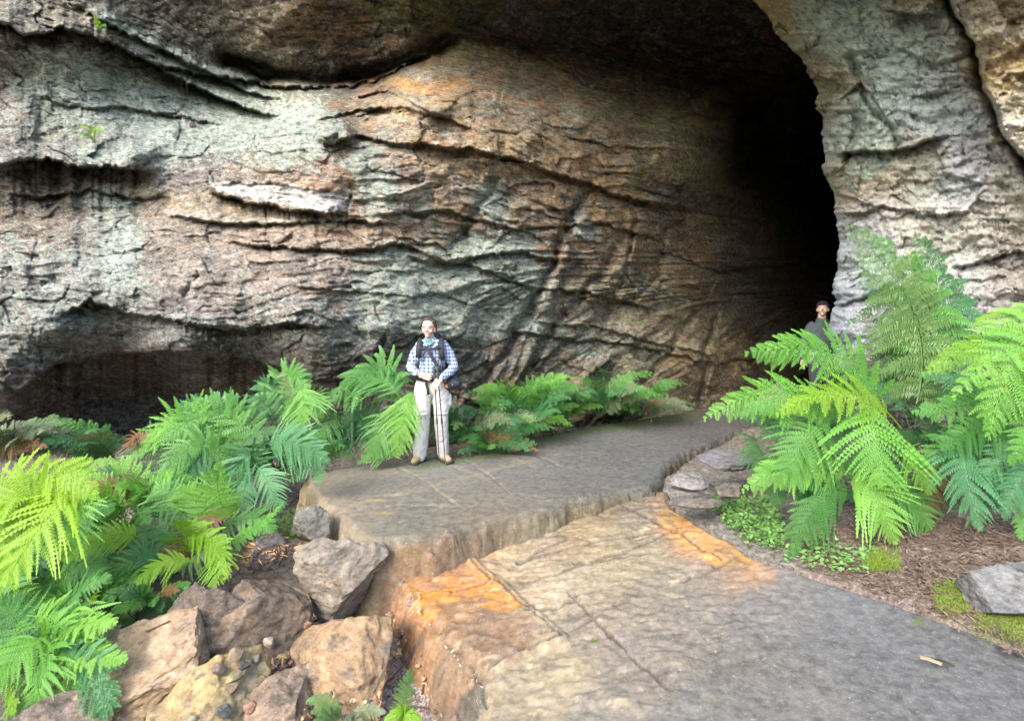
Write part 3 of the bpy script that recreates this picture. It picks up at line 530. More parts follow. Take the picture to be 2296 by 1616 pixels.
def lo_col(X, Y, dx, dy, sdn):
    a = dx+30*fbm(X*3, Y*3, s=451, o=4); b = dy+20*fbm(X*3, Y*3, s=452, o=4)
    S = [(920,1280,(188,134,80)),(1000,1260,(206,132,48)),(1060,1310,(210,128,42)),(940,1340,(214,136,38)),(1000,1370,(190,134,70)),(1150,1380,(176,122,72)),(1100,1430,(160,122,84)),(1040,1460,(168,124,76)),(1100,1240,(206,170,112)),(1200,1200,(176,152,120)),(1300,1190,(180,148,96)),(1180,1310,(198,170,124)),(1230,1340,(212,186,150)),(1300,1300,(180,158,124)),(1400,1250,(196,172,118)),(1420,1200,(160,142,112)),(1330,1400,(168,148,126)),(1400,1340,(166,144,118)),(1250,1500,(190,166,124)),(1180,1560,(176,154,120)),(1450,1330,(148,134,118)),(1550,1360,(140,130,118)),(1450,1430,(160,146,132)),(1400,1520,(164,146,130)),(1550,1180,(238,156,60)),(1620,1220,(226,150,72)),(1520,1150,(228,142,54)),(1680,1240,(196,142,86)),(1450,1240,(176,158,118)),(1480,1290,(150,136,118)),(1430,1170,(150,136,110)),(1600,1290,(138,126,116)),(1750,1320,(126,121,122)),(1700,1400,(126,122,122)),(1900,1400,(118,118,124)),(1800,1520,(130,128,128)),(2050,1450,(112,112,118)),(2200,1550,(112,112,118)),(1650,1560,(128,128,126)),(1550,1600,(136,132,124)),(1500,1130,(138,126,112)),(1450,1150,(146,130,106)),(2000,1600,(118,118,122)),(1350,1580,(160,148,134)),(1650,1450,(134,124,112))]
    rgb = softcol(S, a, b, 38)
    fine = 1+(.05+.2*lo_rough(dx, dy))*fbm(X*22, Y*30, o=5, s=461, g=.75); rgb = rgb*fine[..., None]
    gm = rgb.mean(-1, keepdims=True); rgb = gm+(rgb-gm)*.72; rgb = rgb*(1+.16*fbm(X*44, Y*44, o=2, s=463))[..., None]
    # iron-orange block bounded by its joint, with dark patches
    orb = 1-ss(-6, 6, polysd(dx+3*fbm(dx/9, dy/9, s=5), dy, [(895,1285),(1018,1228),(1100,1290),(1185,1356),(1130,1372),(1010,1350),(960,1400),(925,1350)]))
    m = (.75*orb)*ss(-.5, .45, fbm(X*7, Y*13, o=5, s=470, g=.65)); rgb = rgb*(1-m[..., None])+lin((238,156,30))*m[..., None]*1.15
    m = .8*ss(-.7, .35, fbm(X*8, Y*14, o=5, s=475, g=.65))*(1-ss(-5, 7, polysd(dx+8*fbm(dx/12, dy/12, s=6, o=4), dy+5*fbm(dx/12, dy/12, s=7, o=4), [(1468,1148),(1500,1138),(1560,1160),(1640,1205),(1712,1246),(1640,1262),(1590,1256),(1500,1196)]))); rgb = rgb*(1-m[..., None])+lin((224,166,76))*m[..., None]
    dk = lo_rough(dx, dy)*ss(.35, .7, fbm(X*5, Y*10, o=5, s=471, g=.6))*.55; rgb = rgb*(1-dk[..., None])+lin((86,78,72))*dk[..., None]
    lg = lo_rough(dx, dy)*ss(.4, .8, fbm(X*9+5, Y*16, o=5, s=473, g=.6))*.6; rgb = rgb*(1-lg[..., None])+lin((226,204,170))*lg[..., None]
    gr = ss(-10, 10, -polysd(a, b, [(1500,1340),(1600,1300),(1690,1440),(1600,1480)]))*.0
    jm = 0*X
    for P in JO: jm = np.maximum(jm, .62*(1-ss(1, 4.5, linesd(dx+4*fbm(dx/25, dy/25, s=5), dy+3*fbm(dx/25, dy/25, s=6), P))))
    rgb = rgb*(1-jm[..., None])+lin((70,60,48))*jm[..., None]
    dp = (1-ss(-3, 5, polysd(dx, dy, [(1020,1512),(1085,1528),(1090,1560),(1045,1556)])))*.85; rgb = rgb*(1-dp[..., None])+lin((78,78,70))*dp[..., None]
    li = np.full(X.shape, .05); mo = np.zeros(X.shape)
    for c, r, k in [((1335,1425), 20, .7), ((2060,1380), 22, .6), ((2010,1412), 16, .55), ((2080,1400), 30, .35), ((1700,1330), 50, .12)]:
        mo = np.maximum(mo, k*np.exp(-(np.hypot(dx-c[0], (dy-c[1])*1.3)/r)**2))
    return rgb, li, mo
slabmat = rock_mat('path stone', 1.6, strata=.25, bump=.17, speck=1.0, con=.36, iso=True)
slab('path', UP, upz, up_col, up_joint, .016, (-2.6, 3.6, 10, 12.5), slabmat, edge=.035, hang=.62, dim=.5)
slab('stone_step', LO, low, lo_col, lo_joint, .0125, (-1.7, 1.7, 4.4, 5.9), slabmat, edge=.035, hang=.5, dim=.56, wd=.24)
slab('path', [(3,.2),(3.6,1.9),(-1.05,1.9),(-1.2,-3),(3,-3)], lambda X, Y: low(X, Y)-.004, lo_col, lambda X, Y, a, b: 0*X, .1, (-2, -3.5, 4.4, 2.2), slabmat, dim=.56)
GP = [(-9,8,-.3),(-6,7.5,-.28),(-3,7,-.32),(-1,7.8,-.22),(1,8.8,-.08),(3.5,11,0),(6,14,.1),(12,25,.1),(-4,5,-.45),(-2.6,5.2,-.5),(-3,4,-.55),(-1.7,4.2,-.62),(-1.5,3.6,-.66),(-.8,3.2,-.66),(-2,2.5,-.75),(-.6,2.5,-.72),(-4,3,-.6),(-.5,1,-.8),(-5,-3,-.9),(0,-4,-.8),(-9,3,-.5),(-.5,3.9,-.5),(-1.2,4.6,-.5),
      (0,8,-.1),(-2,6.3,-.4),(6,-3,0),(9,4,.5),(5,5.6,.2),(4.5,7,.25),(6,9,.2),(2.6,7.0,-.1),(1.9,5.6,-.18),(3,5.3,.0),(4,4.2,.08),(3.4,3.6,-.06)]
def ground_raw(X, Y):
    num = 0*X; den = 0*X
    for a, b, z in GP:
        w = 1/(((X-a)**2+(Y-b)**2)+.15)**1.6; num = num+w*z; den = den+w
    return num/den
def ground_z(X, Y):
    X = np.asarray(X, float); Y = np.asarray(Y, float)
    z = ground_raw(X, Y)+.03*fbm(X*1.3, Y*1.3, o=4, s=501)
    sl = polysd(X, Y, np.array(LO)); su = polysd(X, Y, np.array(UP))
    right = ss(1.2, 1.8, X)*(1-ss(.25, .8, sl))
    z = z*(1-right)+(low(X, Y)-.035+.10*np.clip(sl, 0, 1))*right
    z = np.where(sl < .02, np.minimum(z, low(X, Y)-.12), z)
    z = np.where(su < .03, np.minimum(z, -.2), z)
    return z
def make_ground():
    def build(ext, res, fine):
        X, Y = np.meshgrid(np.arange(ext[0], ext[2]+res*.5, res), np.arange(ext[1], ext[3]+res*.5, res))
        Z = ground_z(X, Y)
        return X, Y, Z
    # one sheet with finer spacing near the viewer
    xs = np.concatenate([np.linspace(-60, -6, 28)[:-1], np.arange(-6, 6.5, .022), np.linspace(6.5, 60, 28)])
    ys = np.concatenate([np.linspace(-60, 1.5, 22)[:-1], np.arange(1.5, 8.5, .022), np.linspace(8.5, 60, 40)])
    X, Y = np.meshgrid(xs, ys); Z = ground_z(X, Y)
    near = (X > -6) & (X < 6.5) & (Y > 1.5) & (Y < 8.5)
    Z = Z+np.where(near, .014*fbm(X*7, Y*7, o=4, s=511)+.008*fbm(X*22, Y*22, o=3, s=513), 0)
    dx, dy = toD(X, Y, Z)
    a = dx+30*fbm(X*2, Y*2, s=521, o=4); b = dy+20*fbm(X*2, Y*2, s=522, o=4)
    S = [(900,1500,(168,150,138)),(800,1580,(150,134,126)),(950,1590,(166,146,140)),(1000,1560,(158,138,128)),(740,1330,(150,128,110)),(600,1440,(130,112,92)),(500,1580,(128,116,100)),(400,1380,(92,84,58)),(250,1080,(128,112,92)),(200,1030,(110,96,90)),(400,1200,(70,60,42)),(100,1400,(60,52,38)),(600,1150,(66,56,44)),(650,1230,(112,92,70)),
         (850,1050,(56,48,38)),(1200,980,(64,60,44)),(1400,930,(76,76,48)),(1600,1120,(100,94,84)),(1650,1000,(96,86,70)),(1750,1180,(92,86,70)),(1900,1260,(116,94,78)),(2050,1270,(132,108,86)),(2000,1320,(110,92,80)),(2200,1210,(124,100,84)),(2250,1180,(108,84,68)),(2150,1350,(116,102,78)),(2250,1400,(100,98,62)),(2000,1150,(70,54,42)),(1700,900,(90,80,62)),(1900,1000,(60,50,38))]
    rgb = softcol(S, a, b, 50)
    rgb = rgb*(.7+.6*(fbm(X*14, Y*14, o=4, s=531, g=.7)*.5+.5))[..., None]
    mo = np.zeros(X.shape)
    for c, r, k in [((2150,1330), 34, .8), ((2250,1405), 40, .85), ((1975,1262), 34, .6), ((1680,1140), 50, .5), ((380,1380), 60, .7), ((330,1420), 40, .7), ((300,1100), 40, .4), ((1300,960), 90, .45), ((1450,935), 80, .6), ((640,1210), 30, .3), ((100,1050), 40, .2), ((2100,1390), 30, .6), ((1620,1050), 24, .5)]:
        mo = np.maximum(mo, k*np.exp(-(np.hypot(a-c[0], (b-c[1])*1.5)/r)**2))
    me = mesh_from('ground', np.stack([X, Y, Z], -1).reshape(-1, 3), grid_faces(*X.shape)); set_col(me, rgb); set_f(me, np.zeros(X.size), 'lichen'); set_f(me, mo, 'moss')
    tag(link('ground', me, rock_mat('forest soil', 2.4, strata=0.0, bump=.8, speck=.6, iso=True)), kind='structure')
make_ground()
# ------------------------------------------------------------------ loose rocks
def rock_mesh(name, r, seed, cuts=9, sub=6, rough=.075, boxy=.0):
    import bmesh
    bm = bmesh.new(); bmesh.ops.create_icosphere(bm, subdivisions=sub, radius=1)
    V = np.array([v.co[:] for v in bm.verts]); F = np.array([[v.index for v in f.verts] for f in bm.faces]); bm.free()
    g = np.random.default_rng(seed)
    if boxy: V = V/(np.abs(V)**(1/boxy)).sum(1, keepdims=True)**boxy
    for q in range(cuts):
        n = g.normal(size=3); n /= np.linalg.norm(n); h = g.uniform(.52, .86)
        d = V@n-h; V -= np.outer(np.maximum(d, 0)*.97, n)
    nv = V*(1+.10*fbm(V[:, 0]*1.3+seed, V[:, 1]*1.3, V[:, 2]*1.3, o=3, s=seed)[:, None]+rough*fbm(V[:, 0]*4, V[:, 1]*4+seed, V[:, 2]*4, o=5, s=seed+1, g=.6)[:, None]-.6*rough*ridge(V[:, 0]*2+seed, V[:, 1]*2, V[:, 2]*5, o=3, s=seed+2)[:, None])
    nv = nv*np.asarray(r)
    return mesh_from(name, nv, F), nv
ROCKM = rock_mat('loose stone', 2.2, strata=.5, bump=.8, speck=1, con=.55)
def rock(label, dx, dy, d, rx, ry, rz, cols, seed, rot=(0, 0, 0), name='boulder', cat='boulder', moss=0, lich=.1, group=None, sub=6, facet=False, **kw):
    """dx,dy,d = centre; radii in metres; cols = colour seeds along local directions"""
    me, v = rock_mesh(name, (rx, ry, rz), seed, sub=sub, **kw)
    R = Matrix.Rotation(rot[2], 3, 'Z')@Matrix.Rotation(rot[1], 3, 'Y')@Matrix.Rotation(rot[0], 3, 'X')
    wv = v@np.array(R).T
    c0, c1 = lin(cols[0])*.8, lin(cols[1])*.8; t = ss(-.5, .5, 1.2*fbm(v[:, 0]*5/max(rx, .2), v[:, 1]*5, v[:, 2]*5, o=4, s=seed+5)-.0)
    rgb = c0*(1-t[:, None])+c1*t[:, None]
    if len(cols) > 2:
        t = ss(.25, .7, fbm(v[:, 0]*4+9, v[:, 1]*4, v[:, 2]*4, o=4, s=seed+8)); rgb = rgb*(1-t[:, None])+lin(cols[2])*t[:, None]
    pt = fbm(v[:, 0]*16, v[:, 1]*16, v[:, 2]*16+seed, o=5, s=seed+9, g=.7); rgb = rgb*(1+.5*pt)[:, None]
    t = .65*ss(.2, .45, fbm(v[:, 0]*8, v[:, 1]*8+seed, v[:, 2]*14, o=5, s=seed+10, g=.7)); rgb = np.clip(rgb*(1-t[:, None])+lin((84, 74, 60))*t[:, None], 0, .9)
    me.vertices.foreach_set('co', wv.astype(np.float32).ravel()); me.update()
    set_col(me, rgb); set_f(me, np.full(len(v), lich), 'lichen'); set_f(me, np.where(wv[:, 2] > -.3*rz, moss, 0), 'moss')
    o = link(name, me, ROCKM); o.location = Pt(dx, dy, d)
    if facet: me.polygons.foreach_set('use_smooth', np.zeros(len(me.polygons), bool))
    tag(o, label, cat, group); return o
def zg(x, y): return float(ground_z(np.array([x]), np.array([y]))[0])
rock('orange tan angular boulder with a cracked top, lying against the rusty corner of the slab', 775, 1462, 3.4, .33, .42, .29, [(204,164,114),(188,150,108),(140,120,104)], 11, (.15, .1, .4), boxy=.35, cuts=9)
rock('large purplish grey boulder wedged below the pale end of the upper slab', 768, 1288, 4.1, .36, .34, .28, [(160,146,126),(172,158,136),(128,116,100)], 12, (.1, .1, .2), boxy=.3, cuts=9, moss=.15)
rock('brown mossy rounded boulder with dry leaves caught on its top', 584, 1372, 3.65, .30, .30, .28, [(138,112,84),(120,98,76),(164,124,84)], 13, (.0, -.1, .3), boxy=.2, moss=.35, cuts=8)
rock('long tan boulder with a smooth slanting top beside the dead fern', 352, 1485, 3.25, .42, .30, .22, [(206,176,136),(188,156,116),(160,132,104)], 14, (.25, -.55, .1), boxy=.25, cuts=9, moss=.18)
rock('dark brown rough boulder behind the long tan one', 468, 1420, 3.5, .28, .30, .33, [(112,92,72),(96,82,66),(138,110,80)], 15, (0, .2, .5), moss=.32, cuts=8)
rock('yellowish sandstone boulder cut by the lower edge of the view', 440, 1600, 3.0, .34, .28, .25, [(206,180,118),(190,160,104),(170,150,110)], 16, (.2, -.5, .2), boxy=.2, cuts=7)
rock('purple grey boulder under the left side of the orange tan boulder', 655, 1590, 3.1, .22, .24, .17, [(182,152,122),(164,138,112),(150,128,112)], 17, (.1, .2, .1), boxy=.3, cuts=7)
rock('pale brown boulder in the lower left corner under the fern tips', 150, 1640, 2.9, .26, .2, .16, [(180,156,132),(160,138,118),(140,120,96)], 18, (.1, .1, .1), cuts=7)
rock('dark stone among dry stalks behind the leaf covered boulder', 590, 1235, 4.2, .17, .16, .13, [(92,80,76),(108,94,84),(78,68,60)], 19, (.1, .1, .3), cuts=9)
rock('weathered grey tan stone behind the bright fern clump on the left', 248, 1075, 5.2, .22, .2, .17, [(158,138,118),(176,156,128),(96,88,60)], 20, (0, .3, 0), moss=.35, cuts=8)
rock('grey green block leaning under the pale corner of the upper slab', 700, 1185, 4.6, .16, .18, .17, [(128,126,112),(140,136,118),(150,144,120)], 23, (0, .1, .3), boxy=.3, moss=.3, cuts=6)
rock('large smooth grey boulder at the right edge of the view', 2275, 1335, 3.3, .21, .22, .17, [(122,124,124),(134,134,132),(110,112,108)], 21, (.1, .05, .0), boxy=0.12, moss=.2, cuts=5, rough=.035)
rock('pale grey stone in the hollow beside the curved slab edge', 1545, 1082, 4.95, .19, .15, .08, [(160,154,150),(146,140,136),(130,122,118)], 22, (0, 0, .3), cuts=7, lich=.3)
rock('flat grey banded stone behind the pale one in the hollow', 1630, 1032, 5.5, .30, .26, .09, [(124,122,128),(138,134,132),(112,108,110)], 24, (0, -.05, .3), cuts=7)
rock('low brown stone in front of the pale one in the hollow', 1568, 1128, 4.75, .26, .12, .04, [(112,102,92),(126,116,104),(92,86,76)], 25, (0, 0, -.1), cuts=7)
rock('small dark stone between the grey hollow stones and the clover', 1640, 1100, 4.8, .14, .10, .07, [(96,90,84),(120,112,100),(80,74,66)], 26, (0, 0, -.1), cuts=7)
rock('mossy dark stump of rock behind the arching fern near the cave path', 1735, 905, 6.6, .20, .18, .26, [(84,82,66),(72,70,60),(100,96,70)], 27, (0, 0, .1), moss=.3, cuts=6)
PEB = [(600,1437,3.45,.060,.045,.055,(226,214,186),'white angular stone on the gully floor between the boulders'),
 (530,1463,3.35,.060,.05,.045,(206,176,140),'cream topped stone left of the white one'),
 (548,1487,3.3,.055,.05,.035,(80,78,78),'dark wet stone under the cream topped one'),
 (632,1462,3.3,.085,.05,.022,(214,190,110),'flat yellow stone chip beside the tan boulder'),
 (528,1512,3.15,.085,.05,.025,(220,204,140),'long yellow stone chip nearest the view'),
 (575,1470,3.3,.05,.05,.03,(158,138,128),'purplish pebble between the yellow chips'),
 (520,1540,3.1,.05,.045,.03,(204,160,120),'orange pebble below the long yellow chip'),
 (492,1500,3.2,.06,.06,.05,(168,142,120),'pinkish stone left of the long yellow chip'),
 (500,1590,2.95,.07,.06,.04,(100,104,98),'banded dark grey stone near the lower edge'),
 (560,1580,2.95,.05,.05,.04,(206,150,120),'small pink stone near the lower edge'),
 (425,1610,2.9,.05,.05,.04,(196,178,140),'small cream stone near the lower edge'),
 (690,1395,3.45,.045,.04,.03,(186,130,84),'rust coloured pebble above the tan boulder'),
 (920,1345,3.5,.05,.04,.03,(190,164,150),'pink chip at the foot of the orange slab corner'),
 (900,1300,3.85,.05,.05,.03,(206,180,150),'pale chip tucked into the corner between the two slabs'),
 (975,1588,3.0,.035,.03,.02,(220,190,130),'cream chip on the gravel beside the slab foot')]
bpy.context.view_layer.update(); DG = bpy.context.evaluated_depsgraph_get()
def hit(dx, dy):
    v = Vector(((dx-CX)/K, 1, -(dy-HY)/K)).normalized(); r = SC.ray_cast(DG, Vector((0, 0, CAMH)), v); return r[1]
def drop(x, y, ztop=3.0):
    r = SC.ray_cast(DG, Vector((x, y, ztop)), Vector((0, 0, -1))); return r[1].z if r[0] else -1
HEAPS = {}
for k_, (dx, dy, rx, ry, n_) in {'a': (612, 1262, .24, .17, 1100), 'b': (738, 1345, .10, .06, 160)}.items():
    h_ = hit(dx, dy); g_ = np.random.default_rng(n_); aa = g_.uniform(0, 6.28, n_); rr = np.sqrt(g_.uniform(0, 1, n_))
    P_ = np.stack([h_.x+rr*np.cos(aa)*rx, h_.y+rr*np.sin(aa)*ry], 1); zz = np.array([drop(p[0], p[1]) for p in P_])
    kz = np.abs(zz-h_.z) < .12; HEAPS[k_] = np.concatenate([P_, zz[:, None]], 1)[kz]
g_ = np.random.default_rng(5); RUB = []; RUBP = []
while len(RUB) < 620:
    a_, b_ = g_.uniform(360, 900), g_.uniform(1380, 1640)
    if g_.uniform() < .75: a_ = 590+70*g_.normal(); b_ = 1500-(a_-590)*.45+34*g_.normal()
    h_ = hit(a_, b_)
    if h_.y > 1 and h_.z < -.46: RUB.append((a_, b_)); RUBP.append(np.array(h_))
TWH = [[hit(*p) for p in L_] for L_ in ([(560,1268),(600,1255),(640,1250)], [(330,1418),(380,1395)])]
for i, (dx, dy, d, a, b_, c_, col, lab) in enumerate(PEB):
    h_ = hit(dx, dy+8); d = h_.y; dx, dy = toD(h_.x, h_.y, h_.z+c_*.35); a, b_, c_ = a*.85, b_*.85, c_*.75; dx, dy = float(dx), float(dy)
    rock(lab, dx, dy, d, a, b_, c_, [col, tuple(int(v*.88) for v in col)], 60+i, (.2, .15*(-1)**i, i), 'stone', 'stone', sub=3, cuts=16, rough=.03, facet=True)
# ------------------------------------------------------------------ ferns
def nrm(v): return v/(np.linalg.norm(v, axis=-1, keepdims=True)+1e-9)
def frond_geo(p0, p1, p2, wid, nh, npin=22, m=15, droop=.25, seed=0, start=.16, fwd=.42, curl=0., shape=1.0, fill=.76):
    g = np.random.default_rng(seed)
    p0, p1, p2, nh = (np.asarray(v, float) for v in (p0, p1, p2, nh))
    def B(t): t = t[:, None]; return (1-t)**2*p0+2*t*(1-t)*p1+t*t*p2
    def T(t): t = t[:, None]; return nrm(2*(1-t)*(p1-p0)+2*t*(p2-p1))
    Ln = (np.linalg.norm(p1-p0)+np.linalg.norm(p2-p1)+np.linalg.norm(p2-p0))*.5
    V = []; F = []; off = 0
    # rachis
    t = np.linspace(0, 1, 14); c = B(t); tn = T(t); sdv = nrm(np.cross(tn, nh)); up = np.cross(sdv, tn)
    r = (.0055*(1-t*.85)*(.5+Ln*.5))[:, None]
    ring = np.stack([c+sdv*r, c+up*r, c-sdv*r, c-up*r], 1)
    V.append(ring.reshape(-1, 3)); i = np.arange(14*4).reshape(14, 4)
    for k in range(4):
        F.append(np.stack([i[:-1, k], i[:-1, (k+1) % 4], i[1:, (k+1) % 4], i[1:, k]], -1))
    off = 56
    q = np.linspace(0, 1, npin+1)[:-1]; tp = start+(1-start)*(1-(1-q)**1.05)
    tp = np.concatenate([tp, tp+.25/npin]); tp = np.clip(tp, 0, .992); side = np.concatenate([np.ones(npin), -np.ones(npin)])
    x = (tp-start)/(1-start)
    env = np.minimum(1, (x+.10)/.26)**.7*np.clip(1-x**(1.5*shape), 0, 1)**.9
    L = wid*env*(1+.12*g.normal(size=len(x)))*np.where(g.uniform(size=len(x)) < .05, .45, 1)+.004
    C = B(tp); TT = T(tp); S = nrm(np.cross(TT, nh))*side[:, None]; N = nrm(np.cross(S, TT))*side[:, None]
    fa = fwd+.25*x+.09*g.normal(size=len(x))
    Dv = nrm(S*np.cos(fa)[:, None]+TT*np.sin(fa)[:, None]+N*(.16*g.normal(size=len(x)))[:, None])
    s = np.linspace(.03, 1, m)
    dr = droop*(1+.3*g.normal(size=len(x)))
    # centreline of each pinna (n, m, 3): sags under gravity and sweeps towards the tip
    PC = C[:, None]+Dv[:, None]*(s[None, :, None]*L[:, None, None])
    PC = PC+TT[:, None]*((s**2)[None, :, None]*(L*.16)[:, None, None]); PC[..., 2] -= (s**2)[None]*(L*dr)[:, None]
    PT = nrm(np.gradient(PC, axis=1)); NN = N[:, None]+0*PT
    PS = nrm(np.cross(PT, NN)); NP = nrm(np.cross(PS, PT))
    gap = Ln*(1-start)/npin*(1+0*L)
    pl = (np.minimum(gap*fill, L*.5+.002)[:, None]*(np.clip(1-s**2.6, 0, 1)**.8)[None]*(.9+.12*g.normal(size=(len(x), m)))+.0015)
    pw = (L/m)[:, None]*.46*np.ones((1, m))+.0005
    for sg in (1, -1):
        fr = .45
        dd = nrm(PS*sg+PT*fr+NP*(.12*g.normal(size=PS.shape[:2]))[..., None])
        a = PC; e = PC+dd*pl[..., None]; e = e.copy(); e[..., 2] -= pl*.18
        mid = PC+dd*(pl*.42)[..., None]+NP*(pl*.07)[..., None]
        q4 = np.stack([a, mid+PT*pw[..., None], e, mid-PT*pw[..., None]], 2).reshape(-1, 3)
        n = len(q4)//4; V.append(q4); F.append(np.arange(n*4).reshape(n, 4)+off); off += n*4
    # thin midribs of the pinnae
    w = (L*.009+.0006)[:, None, None]
    V.append(np.stack([PC-PT*0+PS*w, PC-PS*w], 2).reshape(-1, 3)); k = np.arange(len(x)*m*2).reshape(len(x), m, 2)+off
    F.append(np.stack([k[:, :-1, 0], k[:, :-1, 1], k[:, 1:, 1], k[:, 1:, 0]], -1).reshape(-1, 4))
    return np.concatenate(V), np.concatenate(F)
LM = {'lime': leaf_mat('lime fern leaf', (.15,.32,.02), (.34,.54,.04), .38), 'bright': leaf_mat('bright fern leaf', (.10,.30,.035), (.25,.50,.08), .32),
      'mid': leaf_mat('green fern leaf', (.055,.20,.035), (.16,.37,.08), .28), 'blue': leaf_mat('blue green fern leaf', (.05,.18,.06), (.13,.32,.13), .25),
      'dark': leaf_mat('deep green fern leaf', (.03,.11,.025), (.08,.21,.06), .22), 'pale': leaf_mat('pale olive fern leaf', (.09,.19,.05), (.22,.35,.12), .28),
      'grey': leaf_mat('grey green fern leaf', (.11,.15,.08), (.22,.27,.15), .2), 'dead': leaf_mat('dry brown fern leaf', (.18,.08,.03), (.36,.22,.10), .2)}
FS = [1000]
def frond(parent, p0, p1, p2, wid, mat, nh=(0, -.55, .83), **kw):
    FS[0] += 1
    V, F = frond_geo(p0, p1, p2, wid, nh, seed=FS[0], **kw)
    o0 = np.array(parent.location); me = mesh_from('frond', V-o0, F, False)
    o = link('frond', me, LM[mat], parent)
    return o
def fernD(name, label, base, fr, group='ferns beside the path', cat='fern'):
    """fr: list of (p0, p1, p2, width in view units, material, normal) in view units + depth"""
    e = empty(name, tuple(Pt(*base)), label, cat, group)
    for f in fr:
        a, b, c = (Pt(*f[i]) for i in range(3)); d = f[1][2]
        ctrl = 2*b-.5*a-.5*c           # the frond passes through its middle point
        kw = dict(f[6]) if len(f) > 6 else {}
        frond(e, a, ctrl, c, 1.14*f[3]/K*d, f[4], f[5] if len(f) > 5 and f[5] else (0, -.6, .8), **kw)
    return e
def rosette(label, dx, dy, d, n, Lm, Wm, mats, seed, az=(0, 360), el=(35, 75), base=None, name='fern', group='ferns beside the path', npin=18, m=11, sag=.5):
    g = np.random.default_rng(seed); P = Pt(dx, dy, d)
    e = empty(name, tuple(P), label, 'fern', group)
    for q in range(n):
        a = math.radians(az[0]+(az[1]-az[0])*(q+g.uniform(.1, .9))/n); l = Lm*g.uniform(.7, 1.1); t = math.radians(g.uniform(*el))
        h = np.array([math.sin(a), -math.cos(a), 0])      # azimuth 0 = towards the viewer
        p0 = P+h*.02; p1 = p0+(h*math.cos(t)+np.array([0, 0, 1])*math.sin(t))*l*.62
        p2 = p1+(h*.92+np.array([0, 0, .25-sag*g.uniform(.6, 1.3)]))*l*.52
        nh = nrm(np.array([0, 0, 1.])*.7+h*.3+np.array([0, -.7, 0])+.12*g.normal(size=3))
        frond(e, p0, p1, p2, Wm*l/Lm, ('dead' if g.uniform() < .04 else mats[int(g.integers(len(mats)))]), nh, npin=npin, m=m, droop=.22, start=.14)
    return e
UPN = (0, -.6, .8); FRN = (0, -.95, .3)
fernD('fern', 'big bright green fern right of the path, its fronds arching over the slab edge', (1930,1120,4.6), [
  ((1990,950,4.7),(1880,800,4.6),(1662,795,4.5),98,'bright',(-.1,-.85,.5)),
  ((1930,960,4.6),(1760,880,4.4),(1572,945,4.2),78,'bright',(-.1,-.8,.6)),
  ((2020,960,4.5),(1900,880,4.35),(1735,935,4.2),70,'lime',(-.1,-.7,.7)),
  ((1950,905,4.4),(1965,980,4.2),(1985,1090,4.0),125,'bright',FRN,{'start':.05,'npin':18}),
  ((1880,930,4.5),(1810,985,4.3),(1750,1095,4.2),88,'mid',FRN),
  ((1830,985,4.45),(1770,1040,4.4),(1735,1130,4.3),70,'mid',FRN),
  ((1930,1075,4.4),(1800,1040,4.3),(1660,1105,4.15),62,'bright',(-.1,-.8,.6)),
  ((1910,1100,4.4),(1835,1130,4.2),(1768,1255,4.1),80,'mid',FRN,{'start':.08}),
  ((1900,1080,4.4),(1960,1110,4.2),(2010,1222,4.1),88,'bright',FRN,{'start':.08}),
  ((1950,1090,4.5),(2030,1110,4.4),(2085,1190,4.35),72,'mid',FRN),
  ((2010,1010,4.6),(2060,1030,4.4),(2085,1110,4.3),60,'bright',FRN),
  ((1700,985,5.0),(1690,1000,4.9),(1712,1080,4.8),46,'dark',FRN),
  ((1960,960,4.9),(1830,930,4.9),(1700,985,4.9),70,'dark',UPN),
  ((1900,1120,4.8),(1830,1060,4.8),(1790,1120,4.7),70,'dark',FRN),
  ((1960,1120,4.8),(1990,1060,4.8),(2050,1150,4.7),80,'dark',FRN),
  ((1930,1120,4.7),(1880,1000,4.8),(1800,960,4.8),70,'mid',UPN),
  ((2060,1000,4.8),(2085,1080,4.7),(2080,1200,4.6),50,'dead',FRN)])
fernD('fern', 'tall olive green fern standing upright against the pale rock buttress', (2010,890,5.3), [
  ((2055,905,5.3),(2045,700,5.25),(1893,497,5.1),138,'pale',(.0,-1,.15),{'npin':24,'m':20,'fill':1.0,'droop':.55,'fwd':.1,'start':.05}),
  ((2060,900,5.35),(2075,690,5.35),(1950,520,5.2),110,'mid',(.0,-1,.15),{'npin':22,'m':18,'fill':1.1,'droop':.6,'fwd':.1,'start':.08}),
  ((2050,900,5.45),(2040,760,5.45),(1930,600,5.3),110,'blue',(.0,-1,.15),{'npin':20,'m':18,'fill':1.1,'droop':.6,'fwd':.1,'start':.08}),
  ((2060,900,5.4),(2110,700,5.5),(2052,520,5.4),125,'blue',(.1,-1,.15),{'npin':24,'m':20,'fill':1.0,'droop':.4,'fwd':.15,'start':.08}),
  ((2020,900,5.4),(2010,800,5.4),(1925,690,5.3),95,'grey',(.0,-1,.15),{'droop':.5,'start':.05,'fill':.9}),
  ((2060,880,5.5),(2150,740,5.6),(2130,620,5.6),70,'blue',(.1,-1,.2),{'droop':.4}),
  ((2040,960,5.3),(1985,860,5.3),(1915,870,5.3),60,'blue',UPN),
  ((2050,960,5.4),(2090,880,5.4),(2170,850,5.4),60,'dark',UPN)])
